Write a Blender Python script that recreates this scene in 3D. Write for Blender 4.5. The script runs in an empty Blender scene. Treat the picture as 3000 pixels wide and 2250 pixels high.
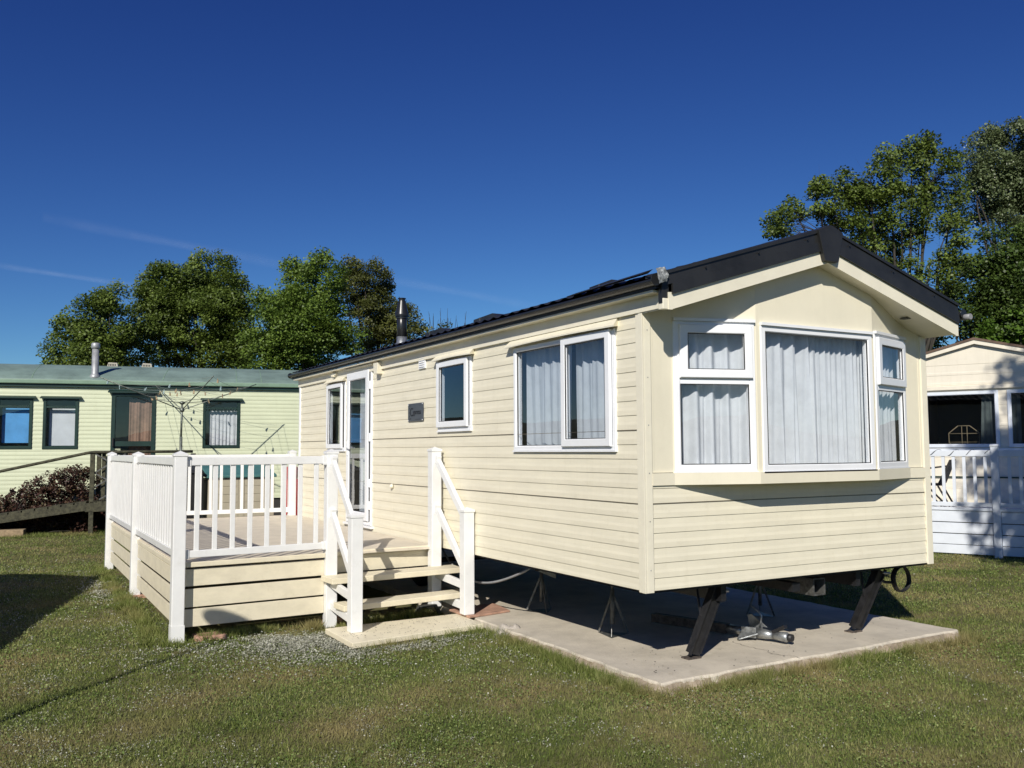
import bpy, bmesh, math, random
import numpy as np
from mathutils import Vector, Matrix
random.seed(7)
rng = np.random.default_rng(11)
R = math.radians
scene = bpy.context.scene
COL = scene.collection
# ------------------------------------------------------------------ camera numbers
CAM = np.array([-4.660, -5.992, 1.851])
YAW, PITCH, ROLL, FPX = R(29.549), R(4.179), R(-0.296), 2634.5
_f = np.array([math.sin(YAW)*math.cos(PITCH), math.cos(YAW)*math.cos(PITCH), math.sin(PITCH)])
_r = np.array([math.cos(YAW), -math.sin(YAW), 0.0])
_u = np.cross(_r, _f)
_R2 = _r*math.cos(ROLL)+_u*math.sin(ROLL)
_U2 = -_r*math.sin(ROLL)+_u*math.cos(ROLL)
KD = 3000/2212.0
def at(dx, dy, depth):
    """world point seen at display pixel (2212x1659 survey frame) at a given depth"""
    x, y = dx*KD, dy*KD
    d = _f+_R2*(x-1500)/FPX-_U2*(y-1125)/FPX
    return CAM+depth*d
def atz(dx, dy, z):
    x, y = dx*KD, dy*KD
    d = _f+_R2*(x-1500)/FPX-_U2*(y-1125)/FPX
    return CAM+(z-CAM[2])/d[2]*d
SUN_AZ, SUN_EL = 43.5, 33.0      # bearing the light travels towards (cw from +Y), elevation
SD = np.array([math.sin(R(SUN_AZ))*math.cos(R(SUN_EL)), math.cos(R(SUN_AZ))*math.cos(R(SUN_EL)), -math.sin(R(SUN_EL))])
# ------------------------------------------------------------------ materials
MATS = {}
def new_mat(name):
    m = bpy.data.materials.new(name); m.use_nodes = True
    nt = m.node_tree; nt.nodes.clear(); MATS[name] = m
    return m, nt
def nd(nt, t, **kw):
    n = nt.nodes.new(t)
    for k, v in kw.items():
        if k in n.inputs: n.inputs[k].default_value = v
        else: setattr(n, k, v)
    return n
def P(name, col, rough=.5, metal=0., var=.08, vscale=3., bump=0., bscale=60., spec=.5, col2=None, stain=0., stretch=None, trans=0., streak=0.):
    m, nt = new_mat(name); L = nt.links
    out = nd(nt, 'ShaderNodeOutputMaterial'); b = nd(nt, 'ShaderNodeBsdfPrincipled')
    b.inputs['Roughness'].default_value = rough; b.inputs['Metallic'].default_value = metal
    b.inputs['Specular IOR Level'].default_value = spec
    tc = nd(nt, 'ShaderNodeTexCoord'); src = tc.outputs['Object']
    if stretch:
        mp = nd(nt, 'ShaderNodeMapping'); mp.inputs['Scale'].default_value = stretch
        L.new(src, mp.inputs[0]); src = mp.outputs[0]
    n1 = nd(nt, 'ShaderNodeTexNoise'); n1.inputs['Scale'].default_value = vscale; n1.inputs['Detail'].default_value = 6
    n1.inputs['Roughness'].default_value = .65
    L.new(src, n1.inputs['Vector'])
    ramp = nd(nt, 'ShaderNodeValToRGB'); L.new(n1.outputs['Fac'], ramp.inputs[0])
    c2 = col2 if col2 else tuple(c*(1-2*var) for c in col)
    c1 = col if col2 else tuple(min(1, c*(1+var*.6)) for c in col)
    ramp.color_ramp.elements[0].position = .32; ramp.color_ramp.elements[0].color = (*c2, 1)
    ramp.color_ramp.elements[1].position = .62; ramp.color_ramp.elements[1].color = (*c1, 1)
    colout = ramp.outputs[0]
    if stain > 0:
        n2 = nd(nt, 'ShaderNodeTexNoise'); n2.inputs['Scale'].default_value = 7.; n2.inputs['Detail'].default_value = 10; n2.inputs['Roughness'].default_value = .75
        L.new(tc.outputs['Object'], n2.inputs['Vector'])
        r2 = nd(nt, 'ShaderNodeValToRGB'); L.new(n2.outputs['Fac'], r2.inputs[0])
        r2.color_ramp.elements[0].position = .56; r2.color_ramp.elements[0].color = (0, 0, 0, 1)
        r2.color_ramp.elements[1].position = .72; r2.color_ramp.elements[1].color = (stain, stain, stain, 1)
        mx = nd(nt, 'ShaderNodeMix', data_type='RGBA'); L.new(r2.outputs[0], mx.inputs[0]); L.new(colout, mx.inputs[6])
        mx.inputs[7].default_value = (col[0]*.45, col[1]*.4, col[2]*.3, 1); colout = mx.outputs[2]
    if streak > 0:
        mp2 = nd(nt, 'ShaderNodeMapping'); mp2.inputs['Scale'].default_value = (7, 7, .5); L.new(tc.outputs['Object'], mp2.inputs[0])
        n5 = nd(nt, 'ShaderNodeTexNoise'); n5.inputs['Scale'].default_value = 1.6; n5.inputs['Detail'].default_value = 7; n5.inputs['Roughness'].default_value = .7; L.new(mp2.outputs[0], n5.inputs['Vector'])
        r5 = nd(nt, 'ShaderNodeValToRGB'); L.new(n5.outputs['Fac'], r5.inputs[0]); r5.color_ramp.elements[0].position = .5; r5.color_ramp.elements[0].color = (0, 0, 0, 1)
        r5.color_ramp.elements[1].position = .75; r5.color_ramp.elements[1].color = (streak, streak, streak, 1)
        mx5 = nd(nt, 'ShaderNodeMix', data_type='RGBA'); L.new(r5.outputs[0], mx5.inputs[0]); L.new(colout, mx5.inputs[6]); mx5.inputs[7].default_value = (col[0]*.6, col[1]*.6, col[2]*.52, 1); colout = mx5.outputs[2]
    L.new(colout, b.inputs['Base Color'])
    if bump > 0:
        n3 = nd(nt, 'ShaderNodeTexNoise'); n3.inputs['Scale'].default_value = bscale; n3.inputs['Detail'].default_value = 4
        L.new(src, n3.inputs['Vector'])
        bp = nd(nt, 'ShaderNodeBump'); bp.inputs['Strength'].default_value = bump; bp.inputs['Distance'].default_value = .01
        L.new(n3.outputs['Fac'], bp.inputs['Height']); L.new(bp.outputs[0], b.inputs['Normal'])
    sh = b.outputs[0]
    if trans > 0:
        tr = nd(nt, 'ShaderNodeBsdfTranslucent'); L.new(colout, tr.inputs[0])
        mx = nd(nt, 'ShaderNodeMixShader'); mx.inputs[0].default_value = trans
        L.new(sh, mx.inputs[1]); L.new(tr.outputs[0], mx.inputs[2]); sh = mx.outputs[0]
    L.new(sh, out.inputs[0])
    return m
def glass(name, tint=(.55, .62, .66), refl=1.):
    m, nt = new_mat(name); L = nt.links
    out = nd(nt, 'ShaderNodeOutputMaterial'); tr = nd(nt, 'ShaderNodeBsdfTransparent'); tr.inputs[0].default_value = (*tint, 1)
    gl = nd(nt, 'ShaderNodeBsdfGlossy'); gl.inputs['Roughness'].default_value = .004; gl.inputs[0].default_value = (.95, .97, 1, 1)
    fr = nd(nt, 'ShaderNodeFresnel'); ge = nd(nt, 'ShaderNodeNewGeometry'); im = nd(nt, 'ShaderNodeMapRange'); im.inputs[3].default_value = 1.52; im.inputs[4].default_value = 1/1.52
    L.new(ge.outputs['Backfacing'], im.inputs[0]); L.new(im.outputs[0], fr.inputs[0])
    mt = nd(nt, 'ShaderNodeMath', operation='MULTIPLY'); mt.inputs[1].default_value = 1.9*refl; mt.use_clamp = True
    tc = nd(nt, 'ShaderNodeTexCoord'); n = nd(nt, 'ShaderNodeTexNoise'); n.inputs['Scale'].default_value = 1.3
    bp = nd(nt, 'ShaderNodeBump'); bp.inputs['Strength'].default_value = .05; bp.inputs['Distance'].default_value = .02
    L.new(tc.outputs['Object'], n.inputs['Vector']); L.new(n.outputs['Fac'], bp.inputs['Height']); L.new(bp.outputs[0], gl.inputs['Normal'])
    mx = nd(nt, 'ShaderNodeMixShader'); L.new(fr.outputs[0], mt.inputs[0]); L.new(mt.outputs[0], mx.inputs[0])
    L.new(tr.outputs[0], mx.inputs[1]); L.new(gl.outputs[0], mx.inputs[2]); L.new(mx.outputs[0], out.inputs[0])
    return m
def leafmat(name, ca, cb, cc, trans=.35, rough=.5, patch=None, pscale=.8, glossy=.4):
    """per-leaf colour from attribute rnd, optional patch colour from noise"""
    m, nt = new_mat(name); L = nt.links
    out = nd(nt, 'ShaderNodeOutputMaterial'); a = nd(nt, 'ShaderNodeAttribute'); a.attribute_name = 'rnd'
    r = nd(nt, 'ShaderNodeValToRGB'); L.new(a.outputs['Fac'], r.inputs[0])
    r.color_ramp.elements[0].color = (*ca, 1); r.color_ramp.elements[1].color = (*cc, 1)
    e = r.color_ramp.elements.new(.5); e.color = (*cb, 1)
    c = r.outputs[0]
    if patch:
        tc = nd(nt, 'ShaderNodeTexCoord'); n = nd(nt, 'ShaderNodeTexNoise'); n.inputs['Scale'].default_value = pscale; n.inputs['Detail'].default_value = 5
        L.new(tc.outputs['Object'], n.inputs['Vector'])
        r2 = nd(nt, 'ShaderNodeValToRGB'); r2.color_ramp.elements[0].position = .47; r2.color_ramp.elements[1].position = .66
        r2.color_ramp.elements[1].color = (.75, .75, .75, 1)
        L.new(n.outputs['Fac'], r2.inputs[0])
        mx = nd(nt, 'ShaderNodeMix', data_type='RGBA'); L.new(r2.outputs[0], mx.inputs[0]); L.new(c, mx.inputs[6]); mx.inputs[7].default_value = (*patch, 1)
        c = mx.outputs[2]
    b = nd(nt, 'ShaderNodeBsdfPrincipled'); b.inputs['Roughness'].default_value = rough; b.inputs['Specular IOR Level'].default_value = glossy
    L.new(c, b.inputs['Base Color'])
    t = nd(nt, 'ShaderNodeBsdfTranslucent'); L.new(c, t.inputs[0])
    mx = nd(nt, 'ShaderNodeMixShader'); mx.inputs[0].default_value = trans
    L.new(b.outputs[0], mx.inputs[1]); L.new(t.outputs[0], mx.inputs[2]); L.new(mx.outputs[0], out.inputs[0])
    return m
CREAM = (.79, .735, .575)
P('siding_cream', CREAM, .42, var=.035, vscale=1.6, bump=.06, bscale=90, stain=.14, stretch=(1, 1, 6), streak=.13)
P('panel_cream', CREAM, .42, var=.03, vscale=1.2, bump=.04, bscale=40, stain=.08, streak=.08)
P('trim_cream', (.80, .75, .60), .38, var=.03, vscale=5, bump=.02)
P('upvc', (.82, .83, .845), .28, var=.02, vscale=3, bump=.01, bscale=30, stain=.04)
P('deck_pvc', (.80, .80, .785), .33, var=.03, vscale=4, bump=.03, bscale=50, stain=.16)
P('deck_board', (.76, .69, .52), .5, var=.05, vscale=5, bump=.12, bscale=90, stain=.25, stretch=(1, 1, 2))
P('deck_floor', (.66, .59, .475), .55, var=.06, vscale=4, bump=.2, bscale=120, stain=.2)
P('roof_black', (.022, .023, .026), .45, var=.25, vscale=8, bump=.25, bscale=150, stain=0)
P('gutter_black', (.016, .017, .019), .3, var=.1)
P('flashing_black', (.022, .022, .022), .38, var=.2, vscale=2.5, bump=.05, bscale=30)
P('duct_tape', (.22, .235, .24), .4, var=.35, vscale=30, bump=.8, bscale=40)
P('rubber', (.012, .012, .012), .6)
P('black_steel', (.016, .016, .018), .5, var=.3, vscale=14, bump=.2, bscale=80)
P('galv', (.42, .44, .45), .38, .75, var=.25, vscale=18, bump=.15, bscale=60)
P('dull_steel', (.16, .16, .15), .5, .5, var=.3, vscale=20)
P('rust_steel', (.11, .09, .075), .7, .2, var=.35, vscale=22, bump=.3)
P('concrete', (.585, .525, .425), .85, var=.11, vscale=2.2, bump=.5, bscale=45, stain=.40)
P('concrete_edge', (.40, .36, .31), .9, var=.2, vscale=9, bump=.9, bscale=28)
P('terracotta', (.46, .27, .19), .8, var=.18, vscale=9, bump=.4, bscale=50)
P('interior', (.33, .29, .24), .8)
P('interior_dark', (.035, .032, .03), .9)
P('curtain_sheer', (.84, .86, .88), .9, var=.05, vscale=6, trans=.3)
P('curtain_white', (.72, .73, .74), .9, var=.06, vscale=6, trans=.2)
P('curtain_brown', (.26, .16, .11), .9, var=.2, vscale=4)
P('curtain_green', (.22, .26, .25), .9, var=.1, vscale=5)
P('blind_blue', (.10, .34, .66), .8, var=.08)
P('blind_white', (.62, .65, .66), .8, var=.05)
P('green_siding', (.61, .645, .45), .5, var=.04, vscale=1.2, bump=.05, bscale=70, stain=.1, stretch=(1, 1, 5), streak=.15)
P('green_roof', (.19, .265, .235), .5, var=.14, vscale=1.2, stain=.35)
P('green_gutter', (.20, .30, .215), .4)
P('green_dark', (.012, .035, .027), .4, var=.15)
P('flue_grey', (.36, .37, .38), .45, .3, var=.12, vscale=9)
P('vent_beige', (.45, .42, .34), .6)
P('ramp_wood', (.065, .062, .036), .85, var=.35, vscale=14, bump=.6, bscale=60, stretch=(1, 1, 1))
P('block_stone', (.34, .25, .15), .9, var=.2, vscale=12, bump=.6)
P('box_beige', (.44, .40, .30), .55, var=.05)
P('box_lid', (.07, .19, .18), .5, var=.12)
P('red_paint', (.44, .022, .014), .35, var=.1)
P('bin_black', (.02, .02, .021), .45)
P('van_white', (.74, .68, .56), .5, var=.04, vscale=1.5, stain=.12, streak=.2)
P('grey_white', (.70, .74, .80), .4, var=.04, vscale=3, stain=.12)
P('brown_roof', (.12, .075, .05), .7, var=.2)
P('cane', (.42, .33, .2), .7)
P('bark', (.048, .042, .033), .9, var=.3, vscale=9, bump=.9, bscale=18, stretch=(1, 1, .3))
P('plate', (.085, .095, .115), .35, .3, var=.04)
P('ink', (.008, .008, .01), .5)
P('plastic_white', (.8, .8, .8), .4)
P('airer_metal', (.20, .22, .19), .5, .5, var=.3, vscale=20)
P('cord_line', (.22, .26, .24), .7)
P('peg_a', (.36, .27, .16), .7); P('peg_b', (.42, .55, .55), .6)
P('hose', (.30, .31, .32), .5)
P('dish_grey', (.25, .25, .26), .5)
glass('glass_clear', (.93, .95, .97), .75)
glass('glass_side', (.80, .84, .88), 1.0)
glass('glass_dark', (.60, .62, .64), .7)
# ground
m, nt = new_mat('soil'); L = nt.links
out = nd(nt, 'ShaderNodeOutputMaterial'); b = nd(nt, 'ShaderNodeBsdfPrincipled'); b.inputs['Roughness'].default_value = .95; b.inputs['Specular IOR Level'].default_value = .1
tc = nd(nt, 'ShaderNodeTexCoord'); n1 = nd(nt, 'ShaderNodeTexNoise'); n1.inputs['Scale'].default_value = .9; n1.inputs['Detail'].default_value = 8; n1.inputs['Roughness'].default_value = .7
n2 = nd(nt, 'ShaderNodeTexNoise'); n2.inputs['Scale'].default_value = 60; n2.inputs['Detail'].default_value = 5
L.new(tc.outputs['Object'], n1.inputs['Vector']); L.new(tc.outputs['Object'], n2.inputs['Vector'])
r = nd(nt, 'ShaderNodeValToRGB'); L.new(n1.outputs['Fac'], r.inputs[0])
r.color_ramp.elements[0].position = .38; r.color_ramp.elements[0].color = (.09, .115, .042, 1)
r.color_ramp.elements[1].position = .66; r.color_ramp.elements[1].color = (.24, .19, .105, 1)
r2 = nd(nt, 'ShaderNodeValToRGB'); L.new(n2.outputs['Fac'], r2.inputs[0]); r2.color_ramp.elements[0].color = (.35, .35, .35, 1); r2.color_ramp.elements[1].color = (1.5, 1.5, 1.5, 1)
mx = nd(nt, 'ShaderNodeMix', data_type='RGBA'); mx.blend_type = 'MULTIPLY'; mx.inputs[0].default_value = 1; L.new(r.outputs[0], mx.inputs[6]); L.new(r2.outputs[0], mx.inputs[7])
bp = nd(nt, 'ShaderNodeBump'); bp.inputs['Strength'].default_value = .8; bp.inputs['Distance'].default_value = .02; L.new(n2.outputs['Fac'], bp.inputs['Height']); L.new(bp.outputs[0], b.inputs['Normal'])
L.new(mx.outputs[2], b.inputs['Base Color']); L.new(b.outputs[0], out.inputs[0])
leafmat('grass_blade', (.064, .090, .018), (.165, .21, .046), (.37, .36, .15), trans=.3, rough=.6, patch=(.32, .26, .12), pscale=.95, glossy=.25)
leafmat('fluff', (.24, .25, .18), (.38, .38, .31), (.58, .58, .50), trans=.25, rough=.9, glossy=.05)
leafmat('leaf_a', (.050, .074, .013), (.100, .148, .024), (.19, .25, .048), trans=.28)
leafmat('leaf_b', (.054, .092, .014), (.120, .19, .028), (.22, .31, .055), trans=.30)
leafmat('leaf_c', (.042, .050, .012), (.085, .100, .022), (.17, .18, .045), trans=.3)
leafmat('leaf_silver', (.050, .070, .026), (.11, .145, .06), (.27, .32, .17), trans=.25, rough=.35)
leafmat('leaf_dark', (.028, .048, .010), (.052, .092, .016), (.11, .16, .03), trans=.25)
leafmat('leaf_bright', (.05, .10, .012), (.09, .17, .02), (.15, .25, .035), trans=.4)
leafmat('leaf_purple', (.030, .016, .012), (.080, .036, .028), (.12, .10, .045), trans=.2)
# ------------------------------------------------------------------ mesh building
def side_map(u, w, z): return (-w, u, z)
def end_map(u, w, z): return (u, -w, z)
def line_map(ox, oy, ang, oz=0.):
    """u along (cos,sin), w outward to the right-hand side (towards -normal)"""
    c, s = math.cos(ang), math.sin(ang)
    return lambda u, w, z: (ox+u*c+w*s, oy+u*s-w*c, z+oz)
class MB:
    def __init__(s, T=None): s.v = []; s.f = []; s.T = T; s.sm = []
    def add(s, vs, fs, smooth=False):
        o = len(s.v)
        s.v += [s.T(*p) for p in vs] if s.T else [tuple(p) for p in vs]
        s.f += [tuple(i+o for i in f) for f in fs]; s.sm += [smooth]*len(fs)
        return s
    def box(s, x0, x1, y0, y1, z0, z1):
        return s.add([(x0, y0, z0), (x1, y0, z0), (x1, y1, z0), (x0, y1, z0), (x0, y0, z1), (x1, y0, z1), (x1, y1, z1), (x0, y1, z1)],
                     [(0, 3, 2, 1), (4, 5, 6, 7), (0, 1, 5, 4), (1, 2, 6, 5), (2, 3, 7, 6), (3, 0, 4, 7)])
    def prism(s, poly, a0, a1, axis='y'):
        """poly of (p,q); axis y: (x,z) poly extruded in y; x: (y,z); z: (x,y)"""
        n = len(poly); mk = {'y': lambda p, a: (p[0], a, p[1]), 'x': lambda p, a: (a, p[0], p[1]), 'z': lambda p, a: (p[0], p[1], a)}[axis]
        vs = [mk(p, a0) for p in poly]+[mk(p, a1) for p in poly]
        fs = [tuple(range(n))[::-1], tuple(range(n, 2*n))]+[(i, (i+1) % n, (i+1) % n+n, i+n) for i in range(n)]
        return s.add(vs, fs)
    def hexa(s, bot, top):
        return s.add(list(bot)+list(top), [(0, 3, 2, 1), (4, 5, 6, 7), (0, 1, 5, 4), (1, 2, 6, 5), (2, 3, 7, 6), (3, 0, 4, 7)])
    def bar(s, a, b, w, h, up=(0, 0, 1)):
        a, b = Vector(a), Vector(b); d = (b-a).normalized(); upv = Vector(up)
        r = d.cross(upv)
        if r.length < 1e-4: r = d.cross(Vector((1, 0, 0)))
        r.normalize(); u = r.cross(d)
        r *= w/2; u *= h/2
        return s.add([a-r-u, a+r-u, a+r+u, a-r+u, b-r-u, b+r-u, b+r+u, b-r+u], [(0, 3, 2, 1), (4, 5, 6, 7), (0, 1, 5, 4), (1, 2, 6, 5), (2, 3, 7, 6), (3, 0, 4, 7)])
    def tube(s, pts, rad, n=8, cap=True, smooth=True):
        pts = [Vector(p) for p in pts]; rs = rad if isinstance(rad, (list, tuple)) else [rad]*len(pts)
        vs = []; prev = None
        for i, p in enumerate(pts):
            d = (pts[min(i+1, len(pts)-1)]-pts[max(i-1, 0)]).normalized()
            if prev is None:
                r = d.cross(Vector((0, 0, 1)))
                if r.length < .05: r = d.cross(Vector((0, 1, 0)))
            else: r = prev-d*prev.dot(d)
            r.normalize(); prev = r; u = d.cross(r)
            for k in range(n):
                a = 2*math.pi*k/n; vs.append(p+(r*math.cos(a)+u*math.sin(a))*rs[i])
        fs = []
        for i in range(len(pts)-1):
            for k in range(n):
                k2 = (k+1) % n; fs.append((i*n+k, i*n+k2, (i+1)*n+k2, (i+1)*n+k))
        s.add(vs, fs, smooth)
        if cap:
            o = len(s.v); 
            s.f.append(tuple(range(o-len(vs), o-len(vs)+n))[::-1]); s.f.append(tuple(range(o-n, o))); s.sm += [False, False]
        return s
    def lathe(s, c, prof, n=20, axis='z', smooth=True):
        """prof: list of (radius, height)"""
        vs = []
        for rr, h in prof:
            for k in range(n):
                a = 2*math.pi*k/n; x, y = rr*math.cos(a), rr*math.sin(a)
                vs.append({'z': (c[0]+x, c[1]+y, c[2]+h), 'x': (c[0]+h, c[1]+x, c[2]+y), 'y': (c[0]+x, c[1]+h, c[2]+y)}[axis])
        fs = []
        for i in range(len(prof)-1):
            for k in range(n):
                k2 = (k+1) % n; fs.append((i*n+k, i*n+k2, (i+1)*n+k2, (i+1)*n+k))
        s.add(vs, fs, smooth)
        o = len(s.v)-len(vs)
        s.f.append(tuple(range(o, o+n))[::-1]); s.f.append(tuple(range(o+len(vs)-n, o+len(vs)))); s.sm += [False, False]
        return s
    def ring(s, u0, u1, z0, z1, prof):
        """picture-frame with mitred corners. prof: list of (inset, w)"""
        vs = []
        for i, w in prof: vs += [(u0+i, w, z0+i), (u1-i, w, z0+i), (u1-i, w, z1-i), (u0+i, w, z1-i)]
        fs = []
        for k in range(len(prof)):
            k2 = (k+1) % len(prof)
            for j in range(4):
                j2 = (j+1) % 4; fs.append((k*4+j, k*4+j2, k2*4+j2, k2*4+j))
        return s.add(vs, fs)
    def build(s, name, mat, parent=None, bevel=0., fix=True):
        me = bpy.data.meshes.new(name)
        off = Vector((0, 0, 0))
        if parent:
            p = parent
            while p.parent: p = p.parent
            if p.type == 'EMPTY' and not p.get('_local'): off = p.location
        me.from_pydata([Vector(v)-off for v in s.v], [], s.f); me.validate()
        if fix:
            bm = bmesh.new(); bm.from_mesh(me); bmesh.ops.recalc_face_normals(bm, faces=bm.faces); bm.to_mesh(me); bm.free()
        if len(me.polygons) == len(s.sm): me.polygons.foreach_set('use_smooth', s.sm)
        me.materials.append(MATS[mat])
        o = bpy.data.objects.new(name, me); COL.objects.link(o)
        if parent: o.parent = parent
        if bevel:
            md = o.modifiers.new('bevel', 'BEVEL'); md.width = bevel; md.segments = 2; md.limit_method = 'ANGLE'; md.angle_limit = R(40)
        return o
LOCALS = []
def thing(name, label, cat, loc=(0, 0, 0), rotz=0., group=None, local=False):
    o = bpy.data.objects.new(name, None); COL.objects.link(o); o.empty_display_size = .2
    o.location = loc; o.rotation_euler = (0, 0, rotz); o['label'] = label; o['category'] = cat
    if group: o['group'] = group
    if local: o['_local'] = 1; LOCALS.append(o)
    return o
def tag(o, label, cat, group=None, kind=None):
    o['label'] = label; o['category'] = cat
    if group: o['group'] = group
    if kind: o['kind'] = kind
    return o
def struct(o): o['kind'] = 'structure'; return o
def copy_tree(o, parent=None):
    c = o.copy(); COL.objects.link(c)
    if parent: c.parent = parent
    for ch in [x for x in o.children]: copy_tree(ch, c)
    return c
def np_mesh(name, V, F, mat, rnd=None, nper=4, parent=None, rnd2=None):
    """V (N,3) numpy, F (M,nper)"""
    me = bpy.data.meshes.new(name)
    if parent and parent.type == 'EMPTY': V = V-np.array(parent.location)
    me.vertices.add(len(V)); me.vertices.foreach_set('co', V.astype(np.float32).ravel())
    me.loops.add(F.size); me.loops.foreach_set('vertex_index', F.astype(np.int32).ravel())
    me.polygons.add(len(F)); me.polygons.foreach_set('loop_start', np.arange(len(F), dtype=np.int32)*nper)
    me.polygons.foreach_set('loop_total', np.full(len(F), nper, dtype=np.int32))
    me.update(calc_edges=True)
    if rnd is not None:
        a = me.attributes.new('rnd', 'FLOAT', 'POINT'); a.data.foreach_set('value', rnd.astype(np.float32))
    me.materials.append(MATS[mat])
    o = bpy.data.objects.new(name, me); COL.objects.link(o)
    if parent: o.parent = parent
    return o
# ---- wall panels with holes; prof(zrel)->offset for shiplap
PITCHC = .1235
def wall_panel(mb, u0, u1, z0, z1, holes, base=None, off0=0., topf=None):
    """holes: (ua,ub,za,zb). base: phase of shiplap courses (None = flat)."""
    zs = {round(z0, 5), round(z1, 5)}
    for h in holes:
        for z in (h[2], h[3]):
            if z0 < z < z1: zs.add(round(z, 5))
    prof = [(0., .0), (.003, .0065), (.045, .0065), (.070, .003), (PITCHC, .0)]
    def off(z, upper):
        if base is None: return off0
        t = (z-base) % PITCHC
        if upper and t < 1e-4: t = PITCHC
        if (not upper) and t > PITCHC-1e-4: t = 0.
        for (a, b), (c, d) in zip(prof[:-1], prof[1:]):
            if a-1e-6 <= t <= c+1e-6: return off0+b+(d-b)*(t-a)/(c-a)
        return off0
    if base is not None:
        k = math.floor((z0-base)/PITCHC)-1
        while base+k*PITCHC < z1:
            for t, _ in prof[:-1]:
                z = base+k*PITCHC+t
                if z0 < z < z1: zs.add(round(z, 5))
            k += 1
    zs = sorted(zs)
    for za, zb in zip(zs[:-1], zs[1:]):
        if zb-za < 2e-4: continue
        iv = [(u0, u1)]
        for h in holes:
            if h[2] < zb-1e-4 and h[3] > za+1e-4:
                n = []
                for a, b in iv:
                    if h[1] <= a or h[0] >= b: n.append((a, b)); continue
                    if h[0] > a: n.append((a, h[0]))
                    if h[1] < b: n.append((h[1], b))
                iv = n
        wa, wb = off(za, False), off(zb, True)
        for a, b in iv: mb.add([(a, wa, za), (b, wa, za), (b, wb, zb), (a, wb, zb)], [(0, 1, 2, 3)])
    return mb
def frame_prof(t, w0, w1, c=.010):
    return [(0, w0), (0, w1-.006), (.006, w1), (t-c, w1), (t, w1-c), (t, w0)]
def curtain(name, T, u0, u1, z0, z1, w, folds, amp, label, mat='curtain_sheer', group=None, n=90, lean=0., seed=0):
    rg = random.Random(seed); vs = []; fs = []
    ph = [rg.uniform(0, 6.28) for _ in range(4)]
    rows = 12
    for j in range(rows+1):
        tz = j/rows; z = z1+(z0-z1)*tz
        for i in range(n+1):
            t = i/n; q = t*folds*2*math.pi
            a = amp*(math.sin(q+ph[0]+1.1*math.sin(5*t+ph[1])+.35*math.sin(2.2*tz+ph[2]))+.45*math.sin(q*2.3+ph[2]+.8*tz)+.5*math.sin(q*.43+ph[3]))*(.6+.55*tz)
            u = u0+(u1-u0)*(t+lean*(tz)*(t-.5))+.3*amp*math.cos(q+ph[1])
            head = .012*math.sin(q*1.1+ph[3]) if j == 0 else 0
            vs.append((u, w+a, z+head))
    for j in range(rows):
        for i in range(n):
            k = j*(n+1)+i; fs.append((k, k+1, k+n+2, k+n+1))
    o = MB(T).add(vs, fs, True).build(name, mat, fix=False)
    return tag(o, label, 'curtain', group)
# ================================================================== GROUND
GZ = -.08
def gaxis(lo, hi, step, far):
    a = list(np.arange(lo, hi+1e-6, step)); s = step*2; x = hi
    while x < far: x += s; s *= 1.6; a.append(x)
    s = step*2; x = lo
    while x > -far: x -= s; s *= 1.6; a.insert(0, x)
    return np.array(a)
gx, gy = gaxis(-12, 16, .25, 900), gaxis(-9, 26, .25, 900)
def gh(x, y):
    h = .012*np.sin(x*1.3+.7*np.sin(y*.9))+.010*np.sin(y*1.7+x*.6)+.006*np.sin(x*3.7+1.)*np.sin(y*3.1)
    d = np.maximum(np.maximum(-.25-x, x-4.1), np.maximum(-.45-y, y-10.8))   # keep flat by the slab
    return GZ+h*np.clip(d/1.2, 0, 1)*np.clip((40-np.hypot(x, y))/20, 0, 1)
X, Y = np.meshgrid(gx, gy, indexing='xy')
V = np.stack([X.ravel(), Y.ravel(), gh(X, Y).ravel()], 1)
nx, ny = len(gx), len(gy)
I = (np.arange(ny-1)[:, None]*nx+np.arange(nx-1)[None, :]).ravel()
lawn = np_mesh('lawn', V, np.stack([I, I+1, I+nx+1, I+nx], 1), 'soil'); struct(lawn)
# ---- concrete slab with chipped, uneven rim
def slab():
    mb = MB(); pts = []
    cs = [(-.06, -.23), (3.86, -.12), (3.87, 10.6), (-.02, 10.6)]
    rg = random.Random(3)
    for (a, b) in zip(cs, cs[1:]+cs[:1]):
        L_ = math.hypot(b[0]-a[0], b[1]-a[1]); n = int(L_/.035); nxn, nyn = (b[1]-a[1])/L_, -(b[0]-a[0])/L_
        for i in range(n):
            t = i/n; d_ = t*L_; w_ = .010*math.sin(d_*3.1+a[0]*5+1)+.007*math.sin(d_*9.7+2)+.005*math.sin(d_*23+1)+rg.uniform(-.003, .003)
            pts.append((a[0]+(b[0]-a[0])*t+nxn*w_, a[1]+(b[1]-a[1])*t+nyn*w_))
    n = len(pts); cx, cy = 1.9, 5
    vs = []
    for (k, dz, g) in ((0, 0, -.014), (1, -.008, 0), (2, -.13, .002)):
        for (x, y) in pts:
            dx, dy = x-cx, y-cy; l = math.hypot(dx, dy)
            ax = .0 if k < 2 else rg.uniform(-.006, .006)
            vs.append((x+dx/l*(g+ax), y+dy/l*(g+ax), dz-(.006+.006*math.sin(len(vs)*.37)*math.sin(len(vs)*.083) if k == 1 else 0)))
    fs = [tuple(range(n))]
    for k in range(2):
        for i in range(n): j = (i+1) % n; fs.append((k*n+i, (k+1)*n+i, (k+1)*n+j, k*n+j))
    mb.add(vs, fs)
    return struct(mb.build('concrete_pad', 'concrete'))
slab()
mb = MB(); x_, y_ = 1.55, -.19; pts = [(x_, y_)]
for i in range(26): x_ += random.uniform(-.03, .035); y_ += random.uniform(.02, .05); pts.append((x_, y_))
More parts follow.
